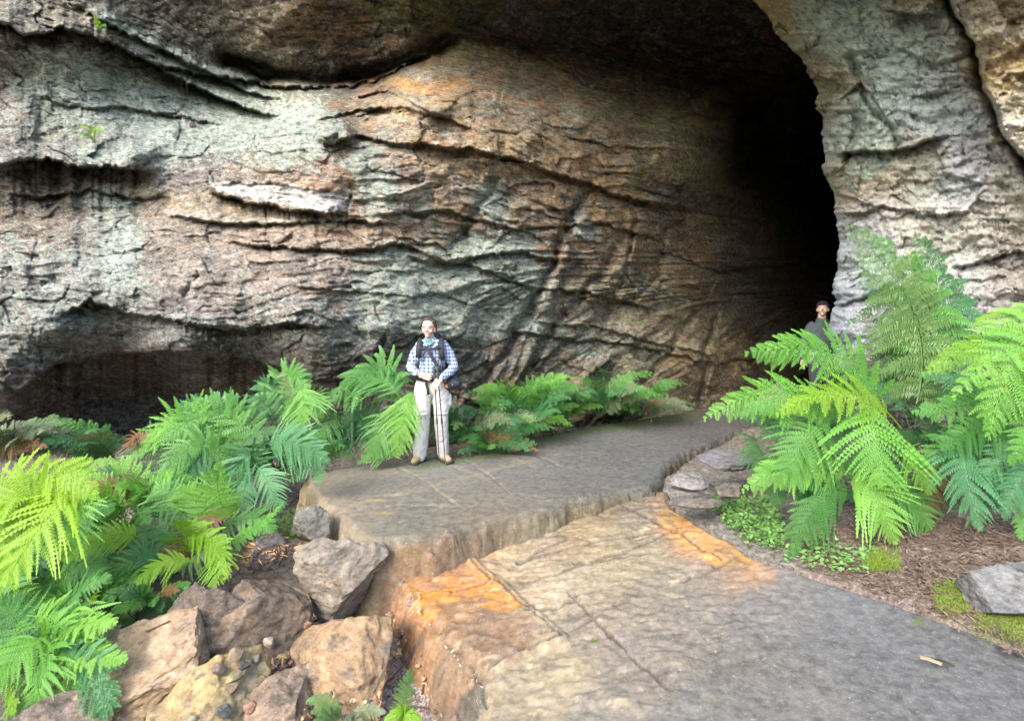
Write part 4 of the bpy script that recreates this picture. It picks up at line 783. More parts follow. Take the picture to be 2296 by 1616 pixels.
fernD('fern', 'bright fern leaning in from the right edge above the blue green one', (2330,960,4.5), [
  ((2420,800,4.3),(2250,760,4.2),(2062,845,4.1),62,'lime',(-.1,-.75,.65)),
  ((2440,760,4.3),(2310,735,4.2),(2130,905,4.0),92,'bright',(-.1,-.85,.5)),
  ((2400,820,4.2),(2290,800,4.1),(2215,990,3.9),110,'bright',FRN),
  ((2400,760,4.5),(2290,705,4.5),(2180,730,4.5),46,'lime',UPN),
  ((2400,700,4.5),(2330,690,4.4),(2240,700,4.4),40,'bright',UPN),
  ((2320,900,4.4),(2190,905,4.3),(2040,925,4.2),64,'mid',(-.05,-.85,.5)),
  ((2330,930,4.3),(2200,955,4.2),(2110,1010,4.1),62,'mid',FRN),
  ((2380,880,4.2),(2330,950,4.1),(2262,1040,4.0),70,'bright',FRN),
  ((2300,960,4.9),(2200,900,4.9),(2100,900,4.9),70,'dark',UPN),
  ((2330,980,4.9),(2250,1010,4.9),(2160,1050,4.8),70,'dark',UPN)])
fernD('fern', 'blue green fern hanging over the brown litter at the right', (2250,1060,4.4), [
  ((2160,980,4.3),(2165,1060,4.1),(2202,1192,3.95),85,'blue',FRN,{'start':.05}),
  ((2330,970,4.3),(2270,1010,4.2),(2195,1085,4.1),68,'blue',FRN),
  ((2260,960,4.4),(2150,985,4.3),(2060,1045,4.3),60,'mid',FRN),
  ((2330,1020,4.2),(2290,1070,4.1),(2250,1165,4.0),60,'blue',FRN),
  ((2360,1080,4.2),(2310,1130,4.1),(2290,1210,4.0),50,'mid',FRN),
  ((2280,1060,4.8),(2180,1020,4.8),(2100,1060,4.8),70,'dark',FRN),
  ((2280,1100,4.8),(2240,1080,4.8),(2230,1190,4.7),70,'dark',FRN),
  ((2110,1010,4.9),(2100,1080,4.8),(2095,1160,4.7),46,'dead',FRN)])
fernD('fern', 'lime green fern sprawling at the left edge above the gully', (120,1330,4.2), [
  ((60,1260,3.9),(150,1080,3.8),(215,1055,3.7),55,'lime',(.1,-.8,.6),{'npin':18}),
  ((-120,1200,3.9),(70,1065,3.7),(222,1120,3.6),85,'lime',(.1,-.85,.5)),
  ((150,1240,3.7),(60,1110,3.6),(-40,1210,3.5),100,'lime',(.0,-.9,.4)),
  ((170,1100,3.7),(100,1170,3.5),(5,1315,3.3),120,'lime',FRN,{'start':.05}),
  ((40,1060,3.8),(20,1180,3.6),(-20,1330,3.5),100,'lime',FRN),
  ((130,1080,3.8),(160,1150,3.6),(150,1260,3.5),80,'bright',FRN),
  ((60,1050,3.85),(60,1120,3.7),(60,1230,3.6),90,'lime',FRN),
  ((100,1330,4.3),(170,1170,4.3),(250,1150,4.2),80,'mid',UPN),
  ((120,1350,4.3),(200,1230,4.3),(262,1230,4.2),70,'blue',FRN),
  ((80,1420,4.0),(160,1280,4.0),(250,1310,3.8),60,'mid',UPN),
  ((110,1420,4.0),(90,1320,4.0),(20,1300,3.9),80,'dark',FRN),
  ((130,1420,4.1),(190,1300,4.1),(200,1400,4.0),80,'dark',FRN),
  ((60,1420,4.0),(60,1300,4.1),(120,1250,4.1),80,'dark',UPN),
  ((0,1480,3.8),(0,1340,3.8),(60,1280,3.9),90,'mid',UPN),
  ((160,1400,4.2),(120,1230,4.3),(170,1150,4.4),80,'dark',UPN)])
fernD('fern', 'large pale green fern spreading low in the left corner', (60,1540,3.4), [
  ((150,1360,3.4),(160,1440,3.2),(140,1590,3.0),110,'bright',FRN,{'start':.04,'m':18}),
  ((90,1430,3.4),(190,1400,3.2),(262,1395,3.1),46,'bright',UPN),
  ((80,1470,3.3),(190,1465,3.1),(285,1480,3.0),50,'bright',UPN,{'m':18}),
  ((90,1440,3.3),(210,1510,3.0),(225,1610,2.9),70,'blue',FRN,{'m':18}),
  ((120,1420,3.3),(60,1450,3.1),(-30,1560,3.0),80,'bright',FRN),
  ((110,1400,3.4),(170,1330,3.4),(250,1290,3.4),50,'mid',UPN),
  ((60,1520,3.4),(40,1400,3.5),(-20,1350,3.5),90,'mid',UPN),
  ((60,1500,3.5),(140,1400,3.6),(240,1360,3.6),70,'dark',UPN),
  ((20,1580,3.3),(30,1480,3.3),(100,1440,3.3),90,'dark',UPN),
  ((220,1400,3.6),(235,1440,3.5),(215,1490,3.4),50,'grey',FRN),
  ((270,1395,3.7),(255,1430,3.6),(270,1480,3.5),34,'dead',FRN),
  ((0,1590,3.1),(20,1560,3.0),(30,1600,2.9),40,'lime',FRN),
  ((60,1380,3.5),(130,1400,3.3),(190,1470,3.15),70,'bright',FRN,{'m':18}),
  ((40,1400,3.4),(20,1440,3.2),(-10,1500,3.1),80,'bright',FRN,{'m':18}),
  ((110,1420,3.25),(100,1500,3.05),(70,1600,2.95),90,'bright',FRN,{'m':18})])
fernD('fern', 'lime fern with herringbone fronds above the mossy boulder', (400,1240,4.4), [
  ((520,1180,4.4),(490,1110,4.3),(495,1035,4.2),66,'bright',(0,-1,.1),{'npin':16}),
  ((330,1210,4.2),(240,1200,4.1),(150,1255,4.0),44,'lime',(-.1,-.8,.6)),
  ((440,1240,4.2),(420,1200,4.1),(405,1160,4.0),62,'lime',(0,-1,.1),{'start':.02}),
  ((380,1180,4.2),(470,1210,4.0),(505,1300,3.8),50,'lime',FRN),
  ((500,1235,4.0),(492,1260,3.9),(480,1318,3.8),46,'lime',FRN,{'start':.02}),
  ((450,1262,4.0),(370,1262,3.9),(305,1310,3.8),36,'lime',(-.1,-.8,.6)),
  ((380,1250,4.2),(300,1260,4.1),(240,1320,4.0),60,'mid',FRN),
  ((400,1240,4.3),(340,1180,4.4),(260,1190,4.4),60,'mid',UPN),
  ((360,1300,4.1),(320,1250,4.1),(270,1290,4.1),60,'blue',FRN),
  ((420,1220,4.5),(380,1110,4.6),(330,1120,4.6),60,'mid',UPN),
  ((440,1220,4.5),(440,1130,4.6),(400,1090,4.6),60,'bright',UPN),
  ((460,1200,4.5),(560,1160,4.5),(610,1200,4.4),46,'mid',UPN),
  ((470,1230,4.2),(560,1190,4.2),(640,1120,4.2),22,'bright',UPN),
  ((430,1200,4.5),(450,1170,4.4),(520,1150,4.4),50,'dead',UPN),
  ((440,1260,4.3),(400,1240,4.2),(350,1240,4.2),40,'dead',UPN),
  ((330,1330,4.0),(290,1350,3.9),(200,1400,3.9),50,'dark',FRN),
  ((400,1280,4.3),(440,1250,4.2),(500,1240,4.2),50,'pale',UPN)])
fernD('fern', 'broad green fern clump in front of the dark hollow, left of the hiker', (500,1080,5.7), [
  ((440,1080,5.4),(400,950,5.4),(290,1040,5.2),80,'bright',(-.1,-.8,.6)),
  ((560,1060,5.5),(480,935,5.5),(360,1000,5.2),85,'mid',(-.1,-.85,.5)),
  ((580,1050,5.5),(520,920,5.6),(400,915,5.6),60,'mid',UPN),
  ((470,1080,5.6),(470,930,5.7),(540,890,5.8),50,'blue',UPN),
  ((430,1070,5.6),(420,930,5.8),(450,895,5.8),40,'blue',UPN),
  ((520,1080,5.3),(450,1000,5.2),(350,1080,5.0),75,'mid',FRN),
  ((500,1100,5.2),(420,1060,5.1),(330,1130,4.9),60,'blue',FRN),
  ((560,1080,5.2),(560,1020,5.1),(500,1100,5.0),75,'blue',FRN),
  ((590,1000,5.2),(650,990,5.0),(738,1035,4.9),64,'blue',FRN),
  ((620,1000,5.1),(680,1000,5.0),(720,1085,4.9),60,'blue',FRN),
  ((570,1040,5.1),(600,1080,5.0),(628,1148,4.9),52,'blue',FRN),
  ((470,1120,5.1),(380,1080,5.1),(300,1110,5.0),60,'dark',FRN),
  ((500,1120,5.3),(540,1000,5.5),(620,960,5.5),70,'dark',UPN),
  ((400,1120,5.2),(350,1000,5.4),(300,990,5.4),70,'dark',UPN),
  ((350,1010,5.3),(310,980,5.3),(290,1000,5.2),34,'dead',UPN),
  ((380,1130,5.0),(350,1100,5.0),(330,1140,4.9),50,'pale',FRN),
  ((430,1140,5.0),(400,1110,5.0),(400,1160,4.9),60,'mid',FRN),
  ((520,1150,4.9),(480,1110,4.9),(450,1170,4.8),60,'mid',FRN),
  ((560,1120,5.0),(540,1080,5.0),(560,1160,4.9),55,'blue',FRN)])
fernD('fern', 'dark green fern with a pale tip rising under the rock lip', (650,970,6.2), [
  ((640,990,6.0),(600,880,6.2),(605,850,6.1),52,'blue',(-.2,-1,.2),{'droop':.5}),
  ((650,1000,6.0),(640,850,6.2),(700,880,6.0),60,'mid',(0,-.9,.4)),
  ((670,870,5.8),(680,910,5.7),(655,985,5.5),56,'bright',FRN,{'start':.05}),
  ((620,980,6.0),(590,900,6.1),(580,960,5.9),56,'dark',FRN),
  ((650,980,6.1),(660,860,6.2),(620,840,6.2),40,'pale',UPN),
  ((660,990,6.1),(700,890,6.2),(720,940,6.1),50,'mid',UPN)])
fernD('fern', 'broad arching fern directly left of the hiker, hanging to the slab', (830,980,6.5), [
  ((890,960,6.3),(850,835,6.4),(720,915,6.2),88,'mid',(-.1,-.9,.4),{'droop':.5}),
  ((900,900,6.2),(850,850,6.3),(760,860,6.3),60,'mid',UPN),
  ((925,880,6.2),(905,940,6.1),(890,1028,6.0),60,'bright',FRN,{'start':.04}),
  ((900,890,6.25),(860,960,6.2),(828,1030,6.1),50,'mid',FRN),
  ((760,900,6.4),(730,960,6.3),(700,1010,6.2),50,'mid',FRN),
  ((850,1010,6.4),(800,930,6.4),(760,1000,6.3),70,'dark',FRN),
  ((860,1010,6.4),(820,960,6.4),(850,1020,6.3),70,'dark',FRN),
  ((780,1020,6.4),(750,970,6.4),(730,1040,6.3),60,'dark',FRN),
  ((900,1030,6.2),(850,1015,6.2),(800,1040,6.1),30,'mid',UPN),
  ((820,880,6.5),(860,850,6.5),(900,840,6.5),30,'pale',UPN)])
rosette('fern with many small fronds on the far slab edge, just right of the hiker', 1165, 965, 7.9, 24, 1.3, .23, ['mid', 'blue', 'mid', 'bright'], 31, (-100, 100), (35, 85), npin=15)
rosette('small blue green fern near the mossy wall foot, farther along the path', 1345, 935, 8.6, 18, 1.3, .22, ['blue', 'mid', 'grey'], 32, (-100, 100), (38, 85), npin=13)
rosette('faded low fern behind the walking poles by the wall foot', 1045, 985, 7.3, 16, 1.1, .20, ['dark', 'grey', 'dark', 'pale'], 33, (-120, 120), (15, 80), npin=13)
rosette('low dark fern at the slab edge between the faded one and the big one', 1100, 1000, 7.1, 12, .6, .13, ['dark', 'mid', 'blue'], 34, (-100, 100), (15, 60), npin=12)
rosette('faint small fern nearest the cave end of the green bank', 1440, 925, 9.0, 16, 1.0, .18, ['grey', 'mid', 'dark'], 35, (-100, 100), (20, 80), npin=11)
rosette('grey green fern by the dark hollow at the left edge', 50, 1035, 6.6, 13, .95, .2, ['grey', 'grey', 'blue'], 36, (-60, 120), (25, 80), npin=14)
rosette('dry grey fern cut by the left edge of the view', -25, 1025, 6.4, 11, 1.0, .18, ['grey', 'pale', 'dead'], 37, (-20, 140), (20, 80), npin=14)
rosette('shaded green fern inside the dark hollow', 262, 1035, 7.0, 11, 1.0, .22, ['mid', 'dark', 'blue'], 38, (-110, 20), (35, 80), npin=14)
rosette('deep green fern filling the gap behind the left fern clump', 620, 1050, 6.3, 18, .9, .2, ['dark', 'dark', 'mid'], 39, (-90, 90), (10, 70), npin=14)
rosette('shaded fern under the big right hand fern', 1990, 1120, 5.2, 12, .6, .14, ['dark', 'blue'], 40, (-120, 120), (10, 70), npin=14)
rosette('shaded fern between the two right hand clumps', 2130, 1000, 5.5, 14, .62, .15, ['dark', 'dark', 'mid'], 41, (-120, 120), (15, 75), npin=14)
rosette('low green fern at the mossy end of the boulders, left', 345, 1350, 3.9, 12, .30, .07, ['mid', 'bright', 'dark'], 42, (-120, 120), (15, 75), npin=12)
rosette('pale fern sprig at the bottom edge beside the gravel', 775, 1600, 2.95, 7, .22, .05, ['pale', 'grey'], 43, (-110, 90), (20, 70), npin=14, m=12)
rosette('sparse sprig growing between the platform end and the gully', 640, 1210, 4.7, 8, .28, .05, ['bright', 'mid'], 44, (-100, 100), (15, 70), npin=11)
e = fernD('fern', 'young bright fern with one upright frond at the bottom of the view', (895,1640,2.9), [
  ((890,1640,2.9),(905,1560,2.88),(922,1497,2.86),27,'pale',(0,-1,.2),{'npin':20}),
  ((880,1640,2.85),(905,1598,2.82),(860,1612,2.8),26,'lime',(0,-.6,.8)),
  ((890,1640,2.85),(905,1602,2.82),(945,1612,2.8),24,'lime',(0,-.6,.8))])
fernD('fern', 'tiny bright fern growing out of the lichen covered wall at upper left', (205,318,cliff_d(205,318)-.02), [
  ((212,322,cliff_d(205,318)-.05),(200,285,cliff_d(205,318)-.25),(158,292,cliff_d(205,318)-.35),12,'lime',(0,-.8,.6),{'npin':12,'m':6}),
  ((214,322,cliff_d(205,318)-.05),(216,288,cliff_d(205,318)-.25),(232,298,cliff_d(205,318)-.3),11,'lime',(0,-.8,.6),{'npin':12,'m':6}),
  ((210,322,cliff_d(205,318)-.05),(190,298,cliff_d(205,318)-.22),(176,312,cliff_d(205,318)-.28),9,'mid',(0,-.8,.6),{'npin':10,'m':6})], group='small ferns rooted in the wall')
fernD('fern', 'tiny fern on the narrow lichen ledge near the top left', (224,68,cliff_d(224,68)-.02), [
  ((226,72,cliff_d(224,68)-.03),(218,50,cliff_d(224,68)-.2),(212,38,cliff_d(224,68)-.25),8,'lime',(0,-.8,.6),{'npin':10,'m':6}),
  ((226,72,cliff_d(224,68)-.03),(230,56,cliff_d(224,68)-.2),(236,62,cliff_d(224,68)-.25),8,'mid',(0,-.8,.6),{'npin':10,'m':6})], group='small ferns rooted in the wall')

rosette('thick mid green fern low in the bank, above the lime one', 350, 1130, 5.1, 16, .72, .17, ['mid', 'bright', 'dark', 'bright'], 51, (-110, 110), (20, 75), npin=18)
rosette('green fern standing behind the lime fern at the far left', 170, 1290, 4.6, 15, .8, .19, ['mid', 'bright', 'bright'], 52, (-110, 110), (25, 80), npin=18)
rosette('shaded fern under the lime fronds at the left edge', 70, 1420, 4.1, 14, .62, .15, ['dark', 'blue', 'mid'], 53, (-110, 110), (20, 75), npin=18)
rosette('dense small fern beside the mossy brown boulder', 260, 1400, 3.9, 12, .45, .11, ['mid', 'dark', 'grey'], 54, (-110, 110), (20, 70), npin=16)
rosette('fern crowding the wall foot left of the hiker legs', 760, 1010, 6.7, 14, .7, .16, ['dark', 'mid', 'blue'], 55, (-100, 100), (20, 75), npin=16)
rosette('shaded fern behind the curved edge of the path', 1790, 985, 5.9, 14, .8, .17, ['dark', 'mid', 'blue'], 57, (-120, 90), (20, 75), npin=16)
rosette('fern half hidden behind the right edge fern', 2280, 900, 5.0, 14, .7, .17, ['mid', 'dark', 'blue'], 58, (-120, 120), (20, 80), npin=16)

def rubble():
    g = np.random.default_rng(401); V = []; F = []; off = 0; Cc = []
    import bmesh
    bm = bmesh.new(); bmesh.ops.create_icosphere(bm, subdivisions=1, radius=1); B0 = np.array([v.co[:] for v in bm.verts]); F0 = np.array([[v.index for v in f.verts] for f in bm.faces]); bm.free()
    for q in range(620):
        dx, dy = RUB[q]; b = B0.copy()
        for _ in range(5):
            n = nrm(g.normal(size=3)); d = b@n-g.uniform(.3, .7); b -= np.outer(np.maximum(d, 0), n)
        sz = .008+.022*g.uniform(0, 1)**2.5; M = np.linalg.qr(g.normal(size=(3, 3)))[0]
        b = (b*[1.2, .8, .55])@M*sz; V.append(b+RUBP[q]+[0, 0, sz*.3]); F.append(F0+off); off += len(b)
        c = lin([(206,180,140),(170,140,112),(120,108,98),(196,150,104),(84,80,76)][int(g.integers(5))]); Cc.append(np.tile(c*g.uniform(.7, 1.2), (len(b), 1)))
    me = mesh_from('rubble', np.concatenate(V), np.concatenate(F), False); set_col(me, np.concatenate(Cc))
    N = NT('rubble chips'); N.l(N.attr('Col'), N.b.inputs['Base Color']); N.b.inputs['Roughness'].default_value = .9
    tag(link('rubble', me, N.m), 'small broken stone chips filling the gaps between the gully boulders', 'rubble', kind='stuff')
rubble()
rosette('leafy green fern rising behind the slab, midway between hiker and cave', 1245, 945, 8.3, 16, 1.0, .2, ['mid', 'blue', 'bright'], 61, (-100, 100), (35, 85), npin=15)
rosette('fresh green fern crowding the bank above the tan stone', 290, 1180, 4.8, 16, .78, .18, ['bright', 'bright', 'mid'], 62, (-110, 110), (25, 80), npin=18)
rosette('lush fern between the lime fern and the lower left fern', 210, 1370, 4.1, 15, .62, .16, ['mid', 'bright', 'lime'], 64, (-110, 110), (25, 80), npin=18)
# ------------------------------------------------------------------ people
def tube(pts, rs, n=16):
    """closed lofted tube through pts; rs = radius or (rx, ry); hemispherical ends"""
    pts = [np.array(p, float) for p in pts]; V = []; F = []
    rs = [(r, r) if np.isscalar(r) else r for r in rs]
    P = []; Rr = []
    t0 = nrm(pts[1]-pts[0]); t1 = nrm(pts[-1]-pts[-2])
    for a in (1.0, .92, .7, .38): P.append(pts[0]-t0*min(rs[0])*a); Rr.append(tuple(q*math.sqrt(max(0.0004, 1-a*a)) for q in rs[0]))
    for p, r in zip(pts, rs): P.append(p); Rr.append(r)
    for a in (.38, .7, .92, 1.0): P.append(pts[-1]+t1*min(rs[-1])*a); Rr.append(tuple(q*math.sqrt(max(0.0004, 1-a*a)) for q in rs[-1]))
    for i, (p, r) in enumerate(zip(P, Rr)):
        t = nrm(P[min(i+1, len(P)-1)]-P[max(i-1, 0)])
        ref = np.array([1., 0, 0]) if abs(t[0]) < .8 else np.array([0, 0, 1.])
        s = nrm(np.cross(t, np.cross(ref, t))); u = np.cross(t, s)
        for k in range(n):
            a = 2*math.pi*k/n; V.append(p+s*math.cos(a)*r[0]+u*math.sin(a)*r[1])
    m = len(P)
    for i in range(m-1):
        for k in range(n): F.append((i*n+k, i*n+(k+1) % n, (i+1)*n+(k+1) % n, (i+1)*n+k))
    V += [P[0], P[-1]]; c0, c1 = m*n, m*n+1
    for k in range(n): F.append((c0, (k+1) % n, k)); F.append((c1, (m-1)*n+k, (m-1)*n+(k+1) % n))
    return V, F
def ball(c, r, n=14):
    r = (r,)*3 if np.isscalar(r) else r; V = []; F = []
    for i in range(1, n):
        for k in range(n*2):
            a = math.pi*i/n; b = math.pi*k/n; V.append((c[0]+r[0]*math.sin(a)*math.cos(b), c[1]+r[1]*math.sin(a)*math.sin(b), c[2]+r[2]*math.cos(a)))
    m = n*2
    for i in range(n-2):
        for k in range(m): F.append((i*m+k, (i+1)*m+k, (i+1)*m+(k+1) % m, i*m+(k+1) % m))
    V += [(c[0], c[1], c[2]+r[2]), (c[0], c[1], c[2]-r[2])]; q = len(V)
    for k in range(m): F.append((q-2, k, (k+1) % m)); F.append((q-1, (n-2)*m+(k+1) % m, (n-2)*m+k))
    return V, F
def joined(parts):
    V = []; F = []
    for v, f in parts:
        o = len(V); V += [tuple(map(float, p)) for p in v]; F += [tuple(i+o for i in q) for q in f]
    me = bpy.data.meshes.new('part'); me.from_pydata(V, [], F); me.update(); return me
def part(name, parts, mat, parent, voxel=None, smooth=2, wr=0, wrs=18, label=None, seed=0):
    me = joined(parts)
    if voxel:
        o = bpy.data.objects.new('tmp', me); COL.objects.link(o)
        r = o.modifiers.new('r', 'REMESH'); r.mode = 'VOXEL'; r.voxel_size = voxel
        s = o.modifiers.new('s', 'SMOOTH'); s.iterations = smooth; s.factor = .5
        dg = bpy.context.evaluated_depsgraph_get(); me2 = bpy.data.meshes.new_from_object(o.evaluated_get(dg))
        bpy.data.objects.remove(o); me = me2
    if wr:
        n = len(me.vertices); co = np.empty(n*3, np.float32); me.vertices.foreach_get('co', co); co = co.reshape(-1, 3)
        no = np.empty(n*3, np.float32); me.vertex_normals.foreach_get('vector', no); no = no.reshape(-1, 3)
        d = wr*ridge(co[:, 0]*wrs*.6+seed, co[:, 1]*wrs*.6, co[:, 2]*wrs+.8*np.sin(co[:, 0]*20), o=2, s=600+seed)
        me.vertices.foreach_set('co', (co+no*d[:, None]).astype(np.float32).ravel()); me.update()
    me.name = name; me.polygons.foreach_set('use_smooth', np.ones(len(me.polygons), bool)); me.materials.clear()
    o = link(name, me, mat, parent)
    if label: o['label'] = label
    return o
def strap(pts, w, th, nrml=(0, -1, 0)):
    pts = [np.array(p, float) for p in pts]; V = []; F = []; nv = nrm(np.array(nrml, float))
    for i, p in enumerate(pts):
        t = nrm(pts[min(i+1, len(pts)-1)]-pts[max(i-1, 0)]); s = nrm(np.cross(t, nv))*w/2; u = nv*th/2
        V += [p+s+u, p-s+u, p-s-u, p+s-u]
    for i in range(len(pts)-1):
        for k in range(4): F.append((i*4+k, i*4+(k+1) % 4, i*4+4+(k+1) % 4, i*4+4+k))
    F.append((3, 2, 1, 0)); q = (len(pts)-1)*4; F.append((q, q+1, q+2, q+3)); return V, F
SKIN = plain('skin', (.62, .37, .28), .5, .06, 30, .4)
HAIR = plain('brown hair', (.055, .035, .025), .5, .3, 60, .4)
BLK = plain('black webbing', (.025, .025, .032), .7, .3, 60)
def plaid():
    N = NT('blue plaid cotton'); p = N.obj(); s = N.n('SeparateXYZ', i_0=p)
    def band(v, per, w, off=0): return N.math('LESS_THAN', N.math('FRACT', N.math('ADD', N.math('DIVIDE', v, per), off+50)), w)
    hx = N.math('ADD', s.outputs[0], N.math('MULTIPLY', s.outputs[1], .9))
    vz = s.outputs[2]; P = .042
    f = N.math('ADD', N.math('MULTIPLY', band(hx, P, .40), .5), N.math('MULTIPLY', band(vz, P, .40), .5))
    c = N.mix(f, (.42, .52, .66), (.010, .016, .07))
    c = N.mix(N.math('MULTIPLY', N.noise(p, 14, 3), .25), c, (.15, .2, .35))
    N.l(c, N.b.inputs['Base Color']); N.b.inputs['Roughness'].default_value = .85; return N.m
PLAID = plaid()
CREAM = plain('pale cotton trousers', (.52, .50, .48), .85, .06, 12, .2, bump=.006)
def hand(wrist, palm_c, fdir, ndir, thumb, L=.19, spread=.25, curl=.35, sgn=1):
    """five separate fingers: wrist -> palm -> fingers along fdir, bending towards -ndir"""
    fdir, ndir = nrm(np.array(fdir, float)), nrm(np.array(ndir, float)); sd = nrm(np.cross(fdir, ndir))*sgn
    W_ = np.array(wrist, float); pc = W_+fdir*.045
    out = [tube([W_, W_+fdir*.025, W_+fdir*.075], [(.022, .018), (.034, .015), (.038, .013)])]
    k0 = W_+fdir*.082
    for i, (o_, ln) in enumerate([(-.030, .066), (-.010, .076), (.011, .071), (.030, .054)]):
        b = k0+sd*o_; d1 = nrm(fdir+sd*(o_*6*spread)); d2 = nrm(d1-ndir*curl); d3 = nrm(d1-ndir*curl*2.2)
        out.append(tube([b-d1*.02, b, b+d1*ln*.42, b+d1*ln*.42+d2*ln*.32, b+d1*ln*.42+d2*ln*.32+d3*ln*.24], [.0095, .0092, .0085, .0078, .0066], 10))
    tb = W_+fdir*.022-sd*.028; td = nrm(np.array(thumb, float))
    out.append(tube([tb, tb+td*.03, tb+nrm(td+fdir*.6)*.052+td*.006, tb+nrm(td+fdir*.9)*.076], [.0125, .0105, .0095, .0075], 10))
    return out
def head(c, tilt, yaw, sc=1.0):
    """face towards local -Y; returns transformed parts and a transform function"""
    R = Matrix.Rotation(yaw, 3, 'Z')@Matrix.Rotation(tilt, 3, 'X'); R = np.array(R); c = np.array(c)
    T = lambda V: [tuple(c+R@(np.array(v)*sc)) for v in V]
    raw = [ball((0, .012, .035), (.074, .092, .082)), tube([(0, -.012, .03), (0, -.022, -.035), (0, -.032, -.082)], [(.068, .072), (.060, .064), (.030, .036)]),
           ball((0, -.066, -.084), (.022, .018, .016)), ball((-.036, -.052, -.028), (.026, .026, .024)), ball((.036, -.052, -.028), (.026, .026, .024)),
           tube([(0, -.076, .022), (0, -.092, -.008), (0, -.104, -.022)], [.009, .011, .013], 10), ball((-.012, -.09, -.027), .009), ball((.012, -.09, -.027), .009),
           tube([(-.045, -.068, .034), (0, -.078, .030), (.045, -.068, .034)], [.010, .011, .010], 10),
           ball((-.076, .012, .0), (.008, .018, .030)), ball((.076, .012, .0), (.008, .018, .030))]
    return [(T(v), f) for v, f in raw], T
def face_bits(T, body, smile=True, eyes=True):
    D_ = plain('dark lash', (.05, .03, .025), .5); Wt = plain('eye white', (.7, .68, .66), .3); Lp = plain('lips', (.55, .27, .23), .5); Tt = plain('teeth', (.8, .78, .72), .3)
    for sx in (-1, 1):
        v, f = ball((sx*.030, -.075, .006), (.013, .006, .0055)); part('eye', [(T(v), f)], D_ if smile else Wt, body)
        v, f = ball((sx*.030, -.0785, .006), (.0055, .004, .005)); part('iris', [(T(v), f)], D_, body)
        v, f = tube([(sx*.014, -.083, .026), (sx*.032, -.081, .031), (sx*.050, -.070, .025)], [.0032, .004, .0028], 8); part('eyebrow', [(T(v), f)], HAIR, body)
    up = .008 if smile else 0
    v, f = tube([(-.027, -.078, -.049+up), (-.013, -.091, -.054), (0, -.094, -.055), (.013, -.091, -.054), (.027, -.078, -.049+up)], [.0025, .004, .0042, .004, .0025], 8)
    part('lips', [(T(v), f)], Lp, body)
    if smile:
        v, f = tube([(-.018, -.088, -.049), (0, -.0965, -.0535), (.018, -.088, -.049)], [.003, .0042, .003], 8); part('teeth', [(T(v), f)], Tt, body)
# --- the hiker on the slab; local frame: x right, y away from the viewer, z up
wx0, wy0 = Gz(967, 1036, 0)
woman = empty('person', (wx0, wy0+.02, .0), 'hiker in blue plaid shirt and pale trousers, standing on the slab with folded hands', 'person')
HC = (-.03, -.03, 1.555)
hp, HT = head(HC, .02, -.12)
Lw, Rw = (-.115, -.20, 1.045), (.135, -.20, 1.00)      # wrists, viewer's left and right
body = hp+[tube([(0, .01, 1.36), (-.015, .0, 1.42), (-.025, -.005, 1.48)], [(.055, .052), (.05, .05), (.05, .05)]),
  tube([(0, 0, .92), (0, 0, 1.02), (0, 0, 1.12), (0, 0, 1.25), (0, .01, 1.33)], [(.14, .08), (.125, .075), (.11, .075), (.12, .08), (.10, .05)]),
  tube([(-.14, .01, 1.34), (-.20, .02, 1.24), (-.235, .0, 1.12)], [.034, .036, .036]), tube([(-.235, .0, 1.12), (-.18, -.13, 1.07), Lw], [.038, .032, .024]),
  tube([(.14, .01, 1.34), (.21, .02, 1.24), (.255, .0, 1.11)], [.034, .036, .036]), tube([(.255, .0, 1.11), (.21, -.13, 1.04), Rw], [.038, .032, .024]),
  tube([(-.09, 0, .92), (-.095, 0, .52), (-.13, .0, .12)], [.08, .055, .04]), tube([(.09, 0, .92), (.105, 0, .52), (.125, .05, .12)], [.08, .055, .04])]
body += hand(Lw, None, (.93, -.12, -.30), (0, -1, .12), (.5, -.2, .6), sgn=-1, curl=.18)
body += hand(Rw, None, (-.55, -.30, -.72), (-.25, -1, 0), (-.55, .1, .75), sgn=1, curl=.30)
bw = part('body', body, SKIN, woman, voxel=.0045, smooth=2)
face_bits(HT, bw)
hv = [ball((0, .034, .052), (.080, .088, .082)), ball((0, .085, .03), (.05, .045, .05)), tube([(-.072, -.020, .075), (-.080, .005, .03), (-.076, .03, -.01)], [.016, .014, .012]), tube([(.068, -.028, .082), (.083, .0, .035), (.080, .03, -.02)], [.018, .017, .014]),
      tube([(-.050, -.034, .100), (0, -.046, .110), (.050, -.034, .100)], [.012, .012, .012])]
part('hair', [(HT(v), f) for v, f in hv], HAIR, bw, voxel=.005, smooth=2, wr=.003, wrs=60)
part('shirt', [tube([(0, .0, .97), (0, .0, 1.05), (0, 0, 1.15), (0, .0, 1.27), (0, .01, 1.355), (0, .01, 1.39)], [(.165, .11), (.158, .11), (.155, .108), (.175, .115), (.175, .095), (.085, .07)], 24),
  tube([(-.13, .01, 1.365), (-.195, .02, 1.26), (-.235, .0, 1.13), (-.238, -.02, 1.11)], [.058, .060, .056, .055]), tube([(-.238, -.02, 1.11), (-.19, -.12, 1.075), (-.135, -.185, 1.053)], [.055, .050, .040]),
  tube([(.13, .01, 1.365), (.205, .02, 1.26), (.255, .0, 1.13), (.26, -.02, 1.10)], [.058, .060, .056, .055]), tube([(.26, -.02, 1.10), (.22, -.12, 1.055), (.16, -.185, 1.015)], [.055, .050, .040])],
  PLAID, woman, voxel=.007, smooth=3, wr=.006, wrs=16)
NAVY = PLAID
part('collar', [strap([(-.085, -.045, 1.43), (-.075, -.085, 1.385), (-.04, -.118, 1.345)], .045, .012, (-.3, -1, .2)), strap([(.075, -.045, 1.43), (.08, -.085, 1.385), (.055, -.118, 1.345)], .045, .012, (.3, -1, .2))], PLAID, woman)
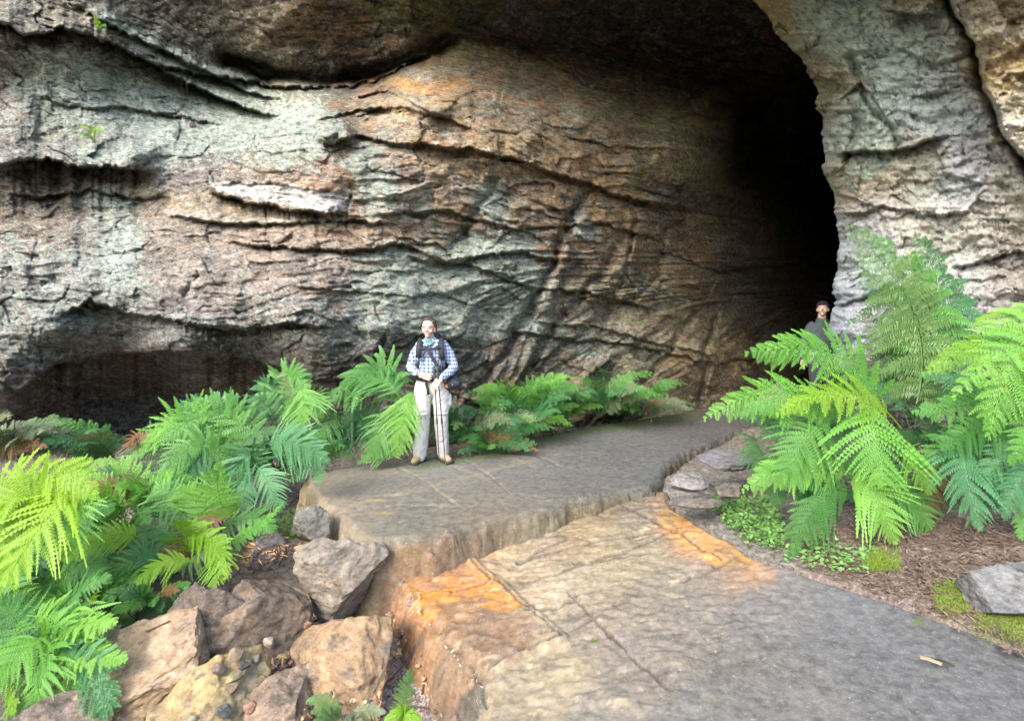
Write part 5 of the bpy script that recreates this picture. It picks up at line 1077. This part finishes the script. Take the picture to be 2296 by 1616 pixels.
SCARF = NT('teal scarf'); p_ = SCARF.obj(); n_ = SCARF.noise(SCARF.mapping(p_, (6, 6, 60)), 1.6, 3)
SCARF.l(SCARF.mix(SCARF.ramp(n_, .4, .6), (.03, .10, .11), (.20, .36, .34)), SCARF.b.inputs['Base Color']); SCARF.b.inputs['Roughness'].default_value = .9
part('neck_scarf', [tube([(-.02, .005, 1.375), (-.02, .0, 1.395), (-.025, -.005, 1.415)], [(.070, .070), (.082, .075), (.066, .062)]), tube([(-.045, -.08, 1.40), (0, -.108, 1.365), (.04, -.09, 1.395)], [.016, .022, .016])], SCARF.m, woman, voxel=.006, smooth=2, wr=.005, wrs=40)
part('trousers', [tube([(0, 0, .985), (0, 0, .93), (0, .0, .86)], [(.160, .108), (.178, .118), (.188, .118)], 24),
  tube([(-.095, 0, .88), (-.108, -.005, .75), (-.105, -.01, .62), (-.100, -.01, .50), (-.108, 0, .34), (-.128, .01, .20), (-.138, .005, .09), (-.138, .005, .065)], [(.100, .105), (.103, .10), (.092, .09), (.082, .082), (.080, .082), (.082, .085), (.080, .085), (.070, .085)], 20),
  tube([(.095, 0, .88), (.120, -.005, .75), (.118, -.01, .62), (.115, -.01, .50), (.118, .01, .34), (.125, .03, .20), (.130, .05, .10), (.130, .05, .08)], [(.098, .105), (.103, .10), (.090, .09), (.078, .082), (.074, .082), (.074, .085), (.070, .085), (.062, .085)], 20),
  ball((-.195, -.0, .70), (.025, .05, .075)), ball((.212, -.0, .72), (.032, .05, .085))], CREAM, woman, voxel=.007, smooth=3, wr=.009, wrs=15, seed=4)
part('knee_zip', [strap([(-.19, -.05, .568), (-.15, -.098, .566), (-.10, -.108, .563), (-.05, -.10, .566), (-.015, -.05, .570)], .016, .010), strap([(.03, -.05, .575), (.07, -.098, .572), (.12, -.108, .570), (.17, -.09, .572), (.20, -.05, .575)], .014, .010)], plain('trouser seam', (.50, .48, .47), .8), woman)
BOOT = plain('tan suede boot', (.42, .31, .18), .85, .12, 40, .2, bump=.003); SOLE = plain('dark boot sole', (.08, .07, .06), .8)
for sx, yy, yw in ((-.145, .0, -.25), (.135, .05, .55)):
    Rb = np.array(Matrix.Rotation(yw, 3, 'Z')); off = np.array([sx, yy, 0]); TB = lambda V: [tuple(off+Rb@np.array(v)) for v in V]
    raw = [tube([(0, .07, .055), (0, .0, .060), (0, -.08, .050), (0, -.145, .042)], [(.040, .045), (.044, .052), (.047, .040), (.038, .030)]), tube([(0, .035, .06), (0, .035, .13)], [.045, .046])]
    bt = part('boot', [(TB(v), f) for v, f in raw], BOOT, woman, voxel=.006, smooth=2)
    v, f = strap([(0, .115, .012), (0, .05, .012), (0, -.04, .012), (0, -.12, .012), (0, -.175, .014)], .088, .024, (0, 0, 1)); part('sole', [(TB(v), f)], SOLE, bt)
    v, f = tube([(-.03, -.055, .098), (0, -.06, .108), (.03, -.055, .098)], [.004, .004, .004], 8); v2, f2 = tube([(-.03, -.03, .112), (0, -.035, .122), (.03, -.03, .112)], [.004, .004, .004], 8)
    part('laces', [(TB(v), f), (TB(v2), f2)], plain('boot lace', (.62, .52, .36), .8), bt)
# backpack and its harness move together: one thing carried by the hiker
def wpos(x, y, z): return (wx0+x, wy0+.02+y, z)
pack = empty('backpack', wpos(0, .2, 1.15), 'black hiking backpack worn by the plaid shirted hiker, straps crossing the chest', 'backpack')
def sh(V): return [(v[0], v[1]-.2, v[2]-1.15) for v in V]
def pk(name, lst, mat, **k): return part(name, [(sh(v), f) for v, f in lst], mat, pack, **k)
PKM = plain('black pack nylon', (.03, .032, .042), .6, .35, 30, .4, bump=.004)
pk('pack_body', [tube([(0, .22, .93), (0, .23, 1.05), (0, .23, 1.25), (0, .21, 1.40), (0, .20, 1.45)], [(.17, .10), (.18, .11), (.17, .11), (.14, .09), (.09, .06)], 20), ball((-.20, .16, 1.0), (.07, .08, .10)), ball((.19, .17, 1.0), (.06, .08, .10))], PKM, voxel=.01, smooth=3, wr=.006)
for s_, a in ((-1, [(-.115, .10, 1.43), (-.115, .0, 1.445), (-.120, -.09, 1.40), (-.130, -.135, 1.33), (-.125, -.138, 1.22), (-.130, -.125, 1.14), (-.165, -.03, 1.03)]), (1, [(.105, .10, 1.43), (.11, .0, 1.445), (.120, -.09, 1.40), (.135, -.135, 1.33), (.140, -.138, 1.20), (.150, -.12, 1.08), (.175, -.03, 1.0)])):
    pk('shoulder_strap', [strap(a[:5], .062, .016), strap(a[4:], .024, .008)], BLK)
pk('chest_strap', [strap([(-.12, -.140, 1.325), (-.05, -.146, 1.332), (.0, -.146, 1.325), (.06, -.146, 1.328), (.13, -.140, 1.335)], .026, .012)], BLK)
pk('camera_strap', [strap([(-.02, -.150, 1.33), (.01, -.156, 1.26), (.045, -.155, 1.20), (.085, -.150, 1.135), (.09, -.15, 1.12)], .036, .010), strap([(-.03, -.148, 1.32), (-.07, -.145, 1.26), (-.08, -.145, 1.235)], .02, .008)], BLK)
pk('chest_camera', [strap([(.09, -.170, 1.135), (.09, -.172, 1.06)], .085, .05), strap([(.085, -.172, 1.14), (.088, -.172, 1.16)], .03, .03)], plain('black camera body', (.03, .035, .035), .35))
pk('hip_belt', [strap([(-.185, .02, .985), (-.16, -.08, .99), (-.09, -.128, .985), (0, -.136, .982), (.09, -.128, .985), (.17, -.06, .99)], .055, .022)], PKM)
pk('belt_tail', [strap([(-.045, -.142, .99), (-.04, -.150, .93), (-.025, -.150, .87), (-.015, -.146, .80)], .028, .008)], BLK)
bag = empty('bag', wpos(.25, -.03, .93), 'black and orange belt bag hanging at the hiker\'s hip', 'bag')
part('bag_body', [tube([(-.04, 0, -.02), (.0, 0, .0), (.05, .0, -.01)], [(.07, .085), (.08, .10), (.06, .085)]), ball((.01, .0, .05), (.06, .05, .05))], PKM, bag, voxel=.007, smooth=3, wr=.006)
part('orange_panel', [ball((-.055, -.058, -.035), (.032, .026, .03)), ball((-.075, -.035, .02), (.02, .03, .028))], plain('orange nylon', (.62, .22, .04), .6), bag)
part('zip_pull', [strap([(.0, -.085, .02), (.01, -.095, -.03)], .012, .006)], plain('grey zip', (.3, .3, .32), .4), bag)
PM = plain('black pole shaft', (.02, .02, .025), .35, .1, 20, .5); GM = plain('dark foam grip', (.05, .05, .05), .8)
for lab, tip, top in (('walking pole held in the hiker\'s folded hands, planted nearer her left boot in view', (.118-.005, -.16, .0), (.062, -.215, 1.09)), ('walking pole held in the hiker\'s folded hands, planted farther right', (.185, -.17, .0), (.098, -.215, 1.09))):
    po = empty('walking_pole', wpos(*tip), lab, 'walking pole', 'walking poles'); tip = np.array(tip); top = np.array(top); ax = top-tip
    q = lambda t: tuple(ax*t)
    part('shaft', [tube([q(.04), q(.45)], [.0045, .0055], 10), tube([q(.45), q(.90)], [.0065, .0065], 10)], PM, po)
    part('tip', [tube([q(0), q(.04)], [.003, .005], 8)], plain('steel tip', (.4, .4, .42), .3, metal=1), po)
    part('clamp', [tube([q(.44), q(.49)], [.010, .010], 10)], PM, po)
    part('grip', [tube([q(.88), q(.93), q(.985), q(1.0)], [.014, .0155, .016, .018], 12)], GM, po)
# --- the man standing in the cave mouth
MD = 8.7; mxy = ((1843-CX)/K*MD, MD)
gz = .17
man = empty('person', (mxy[0], mxy[1], gz), 'man in dark beanie and charcoal jumper looking up in the dark cave mouth', 'person')
MH = (.0, -.02, 1.66)
hp, MT = head(MH, -.28, -.55, 1.05)
mb = hp+[tube([(-.0, .02, 1.42), (.0, .01, 1.50), (.0, .0, 1.58)], [.062, .06, .058]), tube([(0, 0, .98), (0, 0, 1.15), (0, 0, 1.32), (0, .01, 1.40)], [(.14, .09), (.14, .09), (.15, .09), (.10, .05)]),
  tube([(-.15, .01, 1.39), (-.225, .02, 1.28), (-.26, .02, 1.13)], [.040, .040, .036]), tube([(-.26, .02, 1.13), (-.25, .06, 1.0), (-.24, .12, .88)], [.04, .034, .026]),
  tube([(.15, .01, 1.39), (.225, .02, 1.28), (.26, .02, 1.13)], [.040, .040, .036]), tube([(.26, .02, 1.13), (.26, -.02, 1.0), (.255, -.05, .88)], [.04, .034, .026]),
  tube([(-.10, 0, .98), (-.11, 0, .53), (-.12, .03, .10)], [.09, .062, .045]), tube([(.10, 0, .98), (.11, 0, .53), (.12, .03, .10)], [.09, .062, .045])]
mb += hand((-.24, .12, .88), None, (0, -.1, -1), (-1, 0, 0), (.1, -.7, -.6), sgn=1, curl=.3)+hand((.255, -.05, .88), None, (0, -.1, -1), (1, 0, 0), (-.1, -.7, -.6), sgn=-1, curl=.3)
bm_ = part('body', mb, plain('ruddy skin', (.58, .40, .31), .5, .06, 30), man, voxel=.006, smooth=2); face_bits(MT, bm_, smile=False)
part('jumper', [tube([(0, 0, .90), (0, 0, 1.05), (0, 0, 1.2), (0, 0, 1.33), (0, .01, 1.43), (0, .01, 1.475)], [(.19, .13), (.18, .125), (.185, .125), (.20, .125), (.19, .10), (.09, .08)], 24),
  tube([(-.15, .01, 1.415), (-.225, .02, 1.29), (-.262, .02, 1.13), (-.252, .06, 1.0), (-.242, .11, .91)], [.066, .066, .058, .052, .042]), tube([(.15, .01, 1.415), (.225, .02, 1.29), (.262, .02, 1.13), (.262, -.02, 1.0), (.256, -.045, .91)], [.066, .066, .058, .052, .042])],
  plain('charcoal wool', (.075, .095, .10), .95, .2, 30, .1, bump=.004), man, voxel=.009, smooth=3, wr=.006, wrs=14)
bv = [ball((0, .018, .062), (.086, .102, .080)), tube([(-.062, -.050, .062), (0, -.082, .072), (.062, -.050, .062)], [.014, .014, .014]), tube([(-.082, .0, .050), (-.06, .07, .03), (0, .10, .02), (.06, .07, .03), (.082, .0, .050)], [.013]*5)]
part('beanie', [(MT(v), f) for v, f in bv], plain('dark purple knit', (.035, .025, .05), .95, .3, 40, .1, bump=.004), bm_, voxel=.006, smooth=2)
part('trousers', [tube([(0, 0, 1.0), (0, 0, .9)], [(.165, .115), (.18, .12)], 20), tube([(-.10, 0, .92), (-.11, 0, .55), (-.12, .02, .10)], [.105, .082, .072]), tube([(.10, 0, .92), (.11, 0, .55), (.12, .02, .10)], [.105, .082, .072])], plain('dark trousers', (.05, .05, .055), .9), man, voxel=.009, smooth=3, wr=.006)
for sx in (-.12, .12):
    part('boot', [tube([(sx, .07, .05), (sx, -.02, .055), (sx, -.13, .04)], [(.042, .045), (.048, .05), (.040, .032)]), tube([(sx, .03, .06), (sx, .03, .13)], [.045, .045])], plain('brown boot', (.10, .07, .05), .7), man, voxel=.008, smooth=2)
# ------------------------------------------------------------------ small things: twigs, leaf litter, clover, moss
def surf_z(x, y):
    x = np.asarray(x, float); y = np.asarray(y, float)
    z = ground_z(x, y)
    z = np.where(polysd(x, y, np.array(LO)) < -.02, low(x, y)-.0, z); z = np.where(polysd(x, y, np.array(UP)) < -.02, upz(x, y), z)
    return z
def onG(dx, dy, z0=-.3):
    z = z0
    for _ in range(8):
        x, y = Gz(dx, dy, z); z = float(surf_z(np.array([x]), np.array([y]))[0])*.7+z*.3
    return x, y, z
TW = plain('dead twig', (.10, .07, .05), .9, .3, 30, .1, bump=.003)
def twig(label, pts, r=.006, h=.03):
    P = []
    for i, (dx, dy, lift) in enumerate(pts):
        x, y, z = onG(dx, dy); P.append(np.array([x, y, z+r+lift]))
    o0 = P[0]; Q = [p-o0 for p in P]
    S = [Q[0]]
    for a, b in zip(Q[:-1], Q[1:]):
        for t in (.33, .66, 1): S.append(a*(1-t)+b*t+np.array([random.uniform(-1, 1)*r*1.2, random.uniform(-1, 1)*r, random.uniform(0, 1)*r])*(t < 1))
    me = joined([tube(S, [r*(1-.6*i/len(S)) for i in range(len(S))], 8)]); o = link('twig', me, TW); o.location = o0; tag(o, label, 'twig', 'fallen twigs'); return o
twig('long dark stick slanting across the gravel beside the slab foot', [(943,1470,.02),(880,1540,.05),(790,1600,.02)], .008)
twig('short forked twig on the gravel under the orange stained edge', [(900,1520,.02),(925,1560,.02),(935,1575,.01)], .004)
twig('thin stick leaning on the slab foot above the dark patch', [(990,1480,.01),(960,1500,.03)], .006)
twig('thin twig lying at the lower edge of the gravel', [(920,1588,.01),(990,1604,.02),(1040,1615,.01)], .005)
twig('small upright broken twig on the gravel', [(945,1560,.0),(950,1545,.06),(955,1520,.09)], .004)
twig('dry stalk lying over the dark gap left of the pale platform corner', [(640,1155,.05),(690,1120,.14)], .005)
twig('long pale stick in the brown litter under the blue green fern', [(2010,1275,.01),(2110,1262,.02),(2160,1258,.01)], .006)
twig('dark stick on the litter beyond the slab edge', [(2060,1335,.01),(2120,1338,.02),(2150,1340,.01)], .005)
twig('thin twig in the clover at the slab edge', [(1870,1255,.02),(1900,1295,.01)], .004)
twig('bent stick in the litter left of the smooth grey boulder', [(2180,1240,.01),(2120,1225,.03),(2040,1235,.02)], .006)
def scatter(name, label, cat, mat, pts_poly, n, size, seed, shape='leaf', lift=.004, tilt=.5, region=None, gauss=None, mats=None):
    """many tiny leaves or chips lying on the ground: one uncountable mass"""
    g = np.random.default_rng(seed); P = np.array(pts_poly, float); V = []; F = []
    k = 0; tries = 0
    xs = g.uniform(P[:, 0].min(), P[:, 0].max(), n*3); ys = g.uniform(P[:, 1].min(), P[:, 1].max(), n*3)
    ok = polysd(xs, ys, P)+16*fbm(xs/24, ys/24, o=4, s=seed)+(20 if shape == 'needle' and size < .03 else 9)*g.normal(size=len(xs)) < 0; xs, ys = xs[ok][:n], ys[ok][:n]; n = len(xs)
    z = np.full(n, -.3); 
    for _ in range(8):
        yy = (CAMH-z)*K/(ys-HY); xx = (xs-CX)/K*yy; z = surf_z(xx, yy)*.7+z*.3
    c = np.stack([xx, yy, z+lift+g.uniform(0, lift*2, n)], 1)
    a = g.uniform(0, 2*np.pi, n); u = np.stack([np.cos(a), np.sin(a), tilt*g.normal(size=n)*.6], 1); u = nrm(u); up = nrm(np.array([0, 0, 1.])+tilt*g.normal(size=(n, 3))*.5); w = nrm(np.cross(up, u)); up = np.cross(u, w)
    l = size*g.uniform(.5, 1.4, n)[:, None]
    if shape == 'round':
        q = [c+l*.5*(u*math.cos(t)+w*math.sin(t))*(1 if i else .3) for i, t in enumerate(np.linspace(0, 2*math.pi, 7)[:-1])]; m = 6
    elif shape == 'needle': q = [c-u*l, c+w*l*.05, c+u*l, c-w*l*.05]; m = 4
    elif shape == 'chip': q = [c-u*l*.6, c-u*l*.1+w*l*.25, c+u*l*.5+w*l*.18+up*l*.05, c+u*l*.6-w*l*.15, c-u*l*.2-w*l*.28]; m = 5
    else: q = [c-u*l*.6, c-u*l*.1+w*l*.20+up*l*.08, c+u*l*.7, c-u*l*.1-w*l*.20+up*l*.08]; m = 4
    V = np.stack(q, 1).reshape(-1, 3); F = np.arange(n*m).reshape(n, m)
    o = link(name, mesh_from(name, V, F, False), mat); tag(o, label, cat, kind='stuff'); return o
def litter_mat(name, cols, sc=70):
    N = NT(name); p = N.geo(); r = N.ramp(N.noise(p, 22, 5, .8), .33, .67)
    c = N.mix(N.ramp(r, 0, .5), cols[0], cols[1]); c = N.mix(N.ramp(r, .5, 1), c, cols[2])
    N.l(c, N.b.inputs['Base Color']); N.b.inputs['Roughness'].default_value = .8; return N.m
BR = litter_mat('dry brown litter', ((.06, .035, .025), (.15, .10, .07), (.27, .21, .15)))
OR = litter_mat('rusty needle litter', ((.30, .14, .06), (.48, .27, .12), (.55, .38, .22)))
GRV = litter_mat('crushed sandstone', ((.34, .25, .21), (.50, .40, .33), (.24, .19, .17)))
CLV = leaf_mat('small clover leaf', (.10, .26, .05), (.26, .46, .14), .3)
MSS = leaf_mat('bright moss', (.14, .24, .02), (.32, .44, .05), .2)
RL = [(1760,1200),(1950,1180),(2100,1160),(2330,1150),(2330,1480),(2150,1390),(1980,1330),(1850,1290)]
scatter('leaf_litter', 'brown leaf and twig litter between the slab and the right hand ferns', 'leaf litter', BR, RL, 5200, .035, 71, 'leaf')
scatter('needle_litter', 'thin dry stalks strewn over the soil at the right', 'leaf litter', BR, RL, 1500, .085, 72, 'needle', .006)
scatter('leaf_litter', 'dry litter on the dark soil under the left hand ferns', 'leaf litter', BR, [(0,1040),(300,1060),(420,1130),(650,1150),(690,1220),(560,1330),(300,1420),(0,1560)], 4200, .035, 73, 'leaf')
scatter('gravel', 'crushed purplish stone and bark chips on the gully floor beside the slab', 'gravel', GRV, [(700,1330),(860,1300),(925,1360),(990,1480),(1085,1560),(1092,1640),(480,1650),(560,1480),(640,1380)], 9000, .016, 74, 'chip', .003, .8)
scatter('wood_chips', 'pale orange flaked stone chips heaped where the two slabs meet the tan boulder', 'stone chips', OR, [(890,1330),(920,1350),(975,1450),(950,1470),(900,1420),(880,1370)], 500, .03, 75, 'chip', .012, .9)
scatter('leaf_litter', 'dark litter along the foot of the wall behind the slab', 'leaf litter', BR, [(700,1040),(940,1035),(1150,1000),(1500,930),(1560,905),(1200,930),(800,980)], 3000, .035, 76, 'leaf')
scatter('clover_patch', 'small round green leaves carpeting the slab edge below the ferns', 'ground cover', CLV, [(1590,1130),(1640,1110),(1740,1140),(1760,1230),(1720,1240),(1640,1190)], 1900, .030, 77, 'round', .03, .8)
scatter('clover_patch', 'loose trail of round clover leaves below the hanging fern tip', 'ground cover', CLV, [(1740,1235),(1800,1240),(1850,1215),(1960,1235),(1950,1275),(1860,1290),(1780,1265)], 420, .030, 78, 'round', .018, .5)
scatter('moss_tuft', 'yellow green tuft of fine moss in the litter below the ferns', 'moss', MSS, [(1930,1235),(2020,1258),(2010,1285),(1950,1275)], 2200, .022, 79, 'needle', .012, 2.0)
scatter('moss_tuft', 'yellow green moss beside the smooth grey boulder', 'moss', MSS, [(2095,1325),(2150,1305),(2175,1345),(2170,1380),(2120,1370)], 3000, .016, 80, 'needle', .008, 2.0)
scatter('moss_tuft', 'yellow green moss at the right edge below the smooth grey boulder', 'moss', MSS, [(2180,1390),(2240,1375),(2310,1385),(2320,1450),(2240,1420)], 3000, .016, 81, 'needle', .008, 2.0)
scatter('herb_patch', 'small leafy herbs at the wall foot between the ferns', 'ground cover', leaf_mat('small herb leaf', (.06,.16,.05), (.16,.32,.12), .3), [(1060,1000),(1150,990),(1330,955),(1540,920),(1560,890),(1450,890),(1250,920),(1080,960)], 3600, .045, 82, 'leaf', .05, 1.4)
scatter('herb_patch', 'bright small leaves in the gap beside the platform end', 'ground cover', CLV, [(560,1190),(660,1160),(680,1190),(640,1215),(570,1225)], 500, .035, 83, 'leaf', .05, 1.2)
def heap(label, key, seed, mat, l=.04):
    g = np.random.default_rng(seed); c = HEAPS[key].copy(); n = len(c); o0 = c[0].copy(); c = c-o0; c[:, 2] += .004+.02*g.uniform(0, 1, n)
    u = nrm(g.normal(size=(n, 3))*[1, 1, .3]); w = nrm(np.cross(u, g.normal(size=(n, 3)))); ll = l*g.uniform(.5, 1.3, n)[:, None]
    V = np.stack([c-u*ll, c+w*ll*.13, c+u*ll, c-w*ll*.13], 1).reshape(-1, 3)
    o = link('needle_litter', mesh_from('needle_litter', V, np.arange(n*4).reshape(n, 4), False), mat); o.location = o0; tag(o, label, 'leaf litter', kind='stuff')
heap('heap of rusty dry needles lying on the brown rounded boulder', 'a', 90, OR)
heap('pinch of pale dry leaves at the foot of the purplish grey boulder', 'b', 91, OR, .025)
for lab, L_ in zip(('dry twig lying across the leafy boulder', 'dark twig fallen on the long tan boulder'), TWH):
    P = [np.array(p)+[0, 0, .008] for p in L_]; o = link('twig', joined([tube([p-P[0] for p in P], [.005]*len(P), 6)]), TW); o.location = P[0]; tag(o, lab, 'twig', 'fallen twigs')
# wood chip and dark leaf lying on the slab
x, y = GL(2104, 1490); z = low(x, y)
v, f = strap([(-.045, .0, .010), (-.02, .003, .013), (.03, .0, .012), (.045, -.002, .010)], .022, .006, (0, 0, 1))
o = link('wood_chip', joined([(v, f)]), plain('pale wood', (.36, .29, .17), .7)); o.location = (x-.03, y+.01, z+.006); o.rotation_euler = (0, 0, -.75); tag(o, 'pale splinter of wood lying on the grey slab near the right edge', 'wood chip')
me = rock_mesh('dead_leaf', (.055, .028, .008), 92, sub=3)[0]; o = link('dead_leaf', me, plain('dark wet leaf', (.05, .05, .03), .5)); o.location = (x+.02, y, z+.012); o.rotation_euler = (0, 0, -.5); tag(o, 'dark curled leaf beside the pale wood splinter on the slab', 'leaf')
# dry stalks rooted in the left wall ledge, and thin roots
def wallstalk(label, pts, r):
    P = [Pt(dx, dy, cliff_d(dx, dy)-off) for dx, dy, off in pts]; o0 = P[0]
    o = link('dry_stalk', joined([tube([p-o0 for p in P], [r]*len(P), 6)]), plain('pale dry stalk', (.42, .36, .26), .9)); o.location = o0; tag(o, label, 'plant stalk', 'dry stalks on the wall ledge')
wallstalk('thin pale upright stalk on the lichen ledge, the taller of the middle pair', [(420,228,.02),(419,200,.12),(415,172,.15)], .005)
wallstalk('thin dark stalk beside the tall one on the lichen ledge', [(410,222,.02),(407,195,.12),(408,160,.15)], .004)
wallstalk('short pale stalk at the far left of the ledge', [(98,190,.02),(96,165,.12),(97,140,.15)], .005)
wallstalk('curved dry stalk arching under the dark overhang', [(484,196,.02),(484,180,.15),(470,168,.18),(455,166,.2)], .004)
wallstalk('curled dry stalk right of the arching one', [(565,190,.02),(572,184,.15),(588,182,.18),(598,188,.2)], .004)
# dark leafy knob on the ledge
me = rock_mesh('dead_leaf', (.055, .05, .07), 93, sub=3)[0]; o = link('dead_leaf', me, plain('withered leaf clump', (.10, .07, .07), .9, .4, 30)); o.location = Pt(433, 282, cliff_d(433, 282)-.04); tag(o, 'withered dark leaf clump stuck on the pale lichen shelf', 'leaf clump')
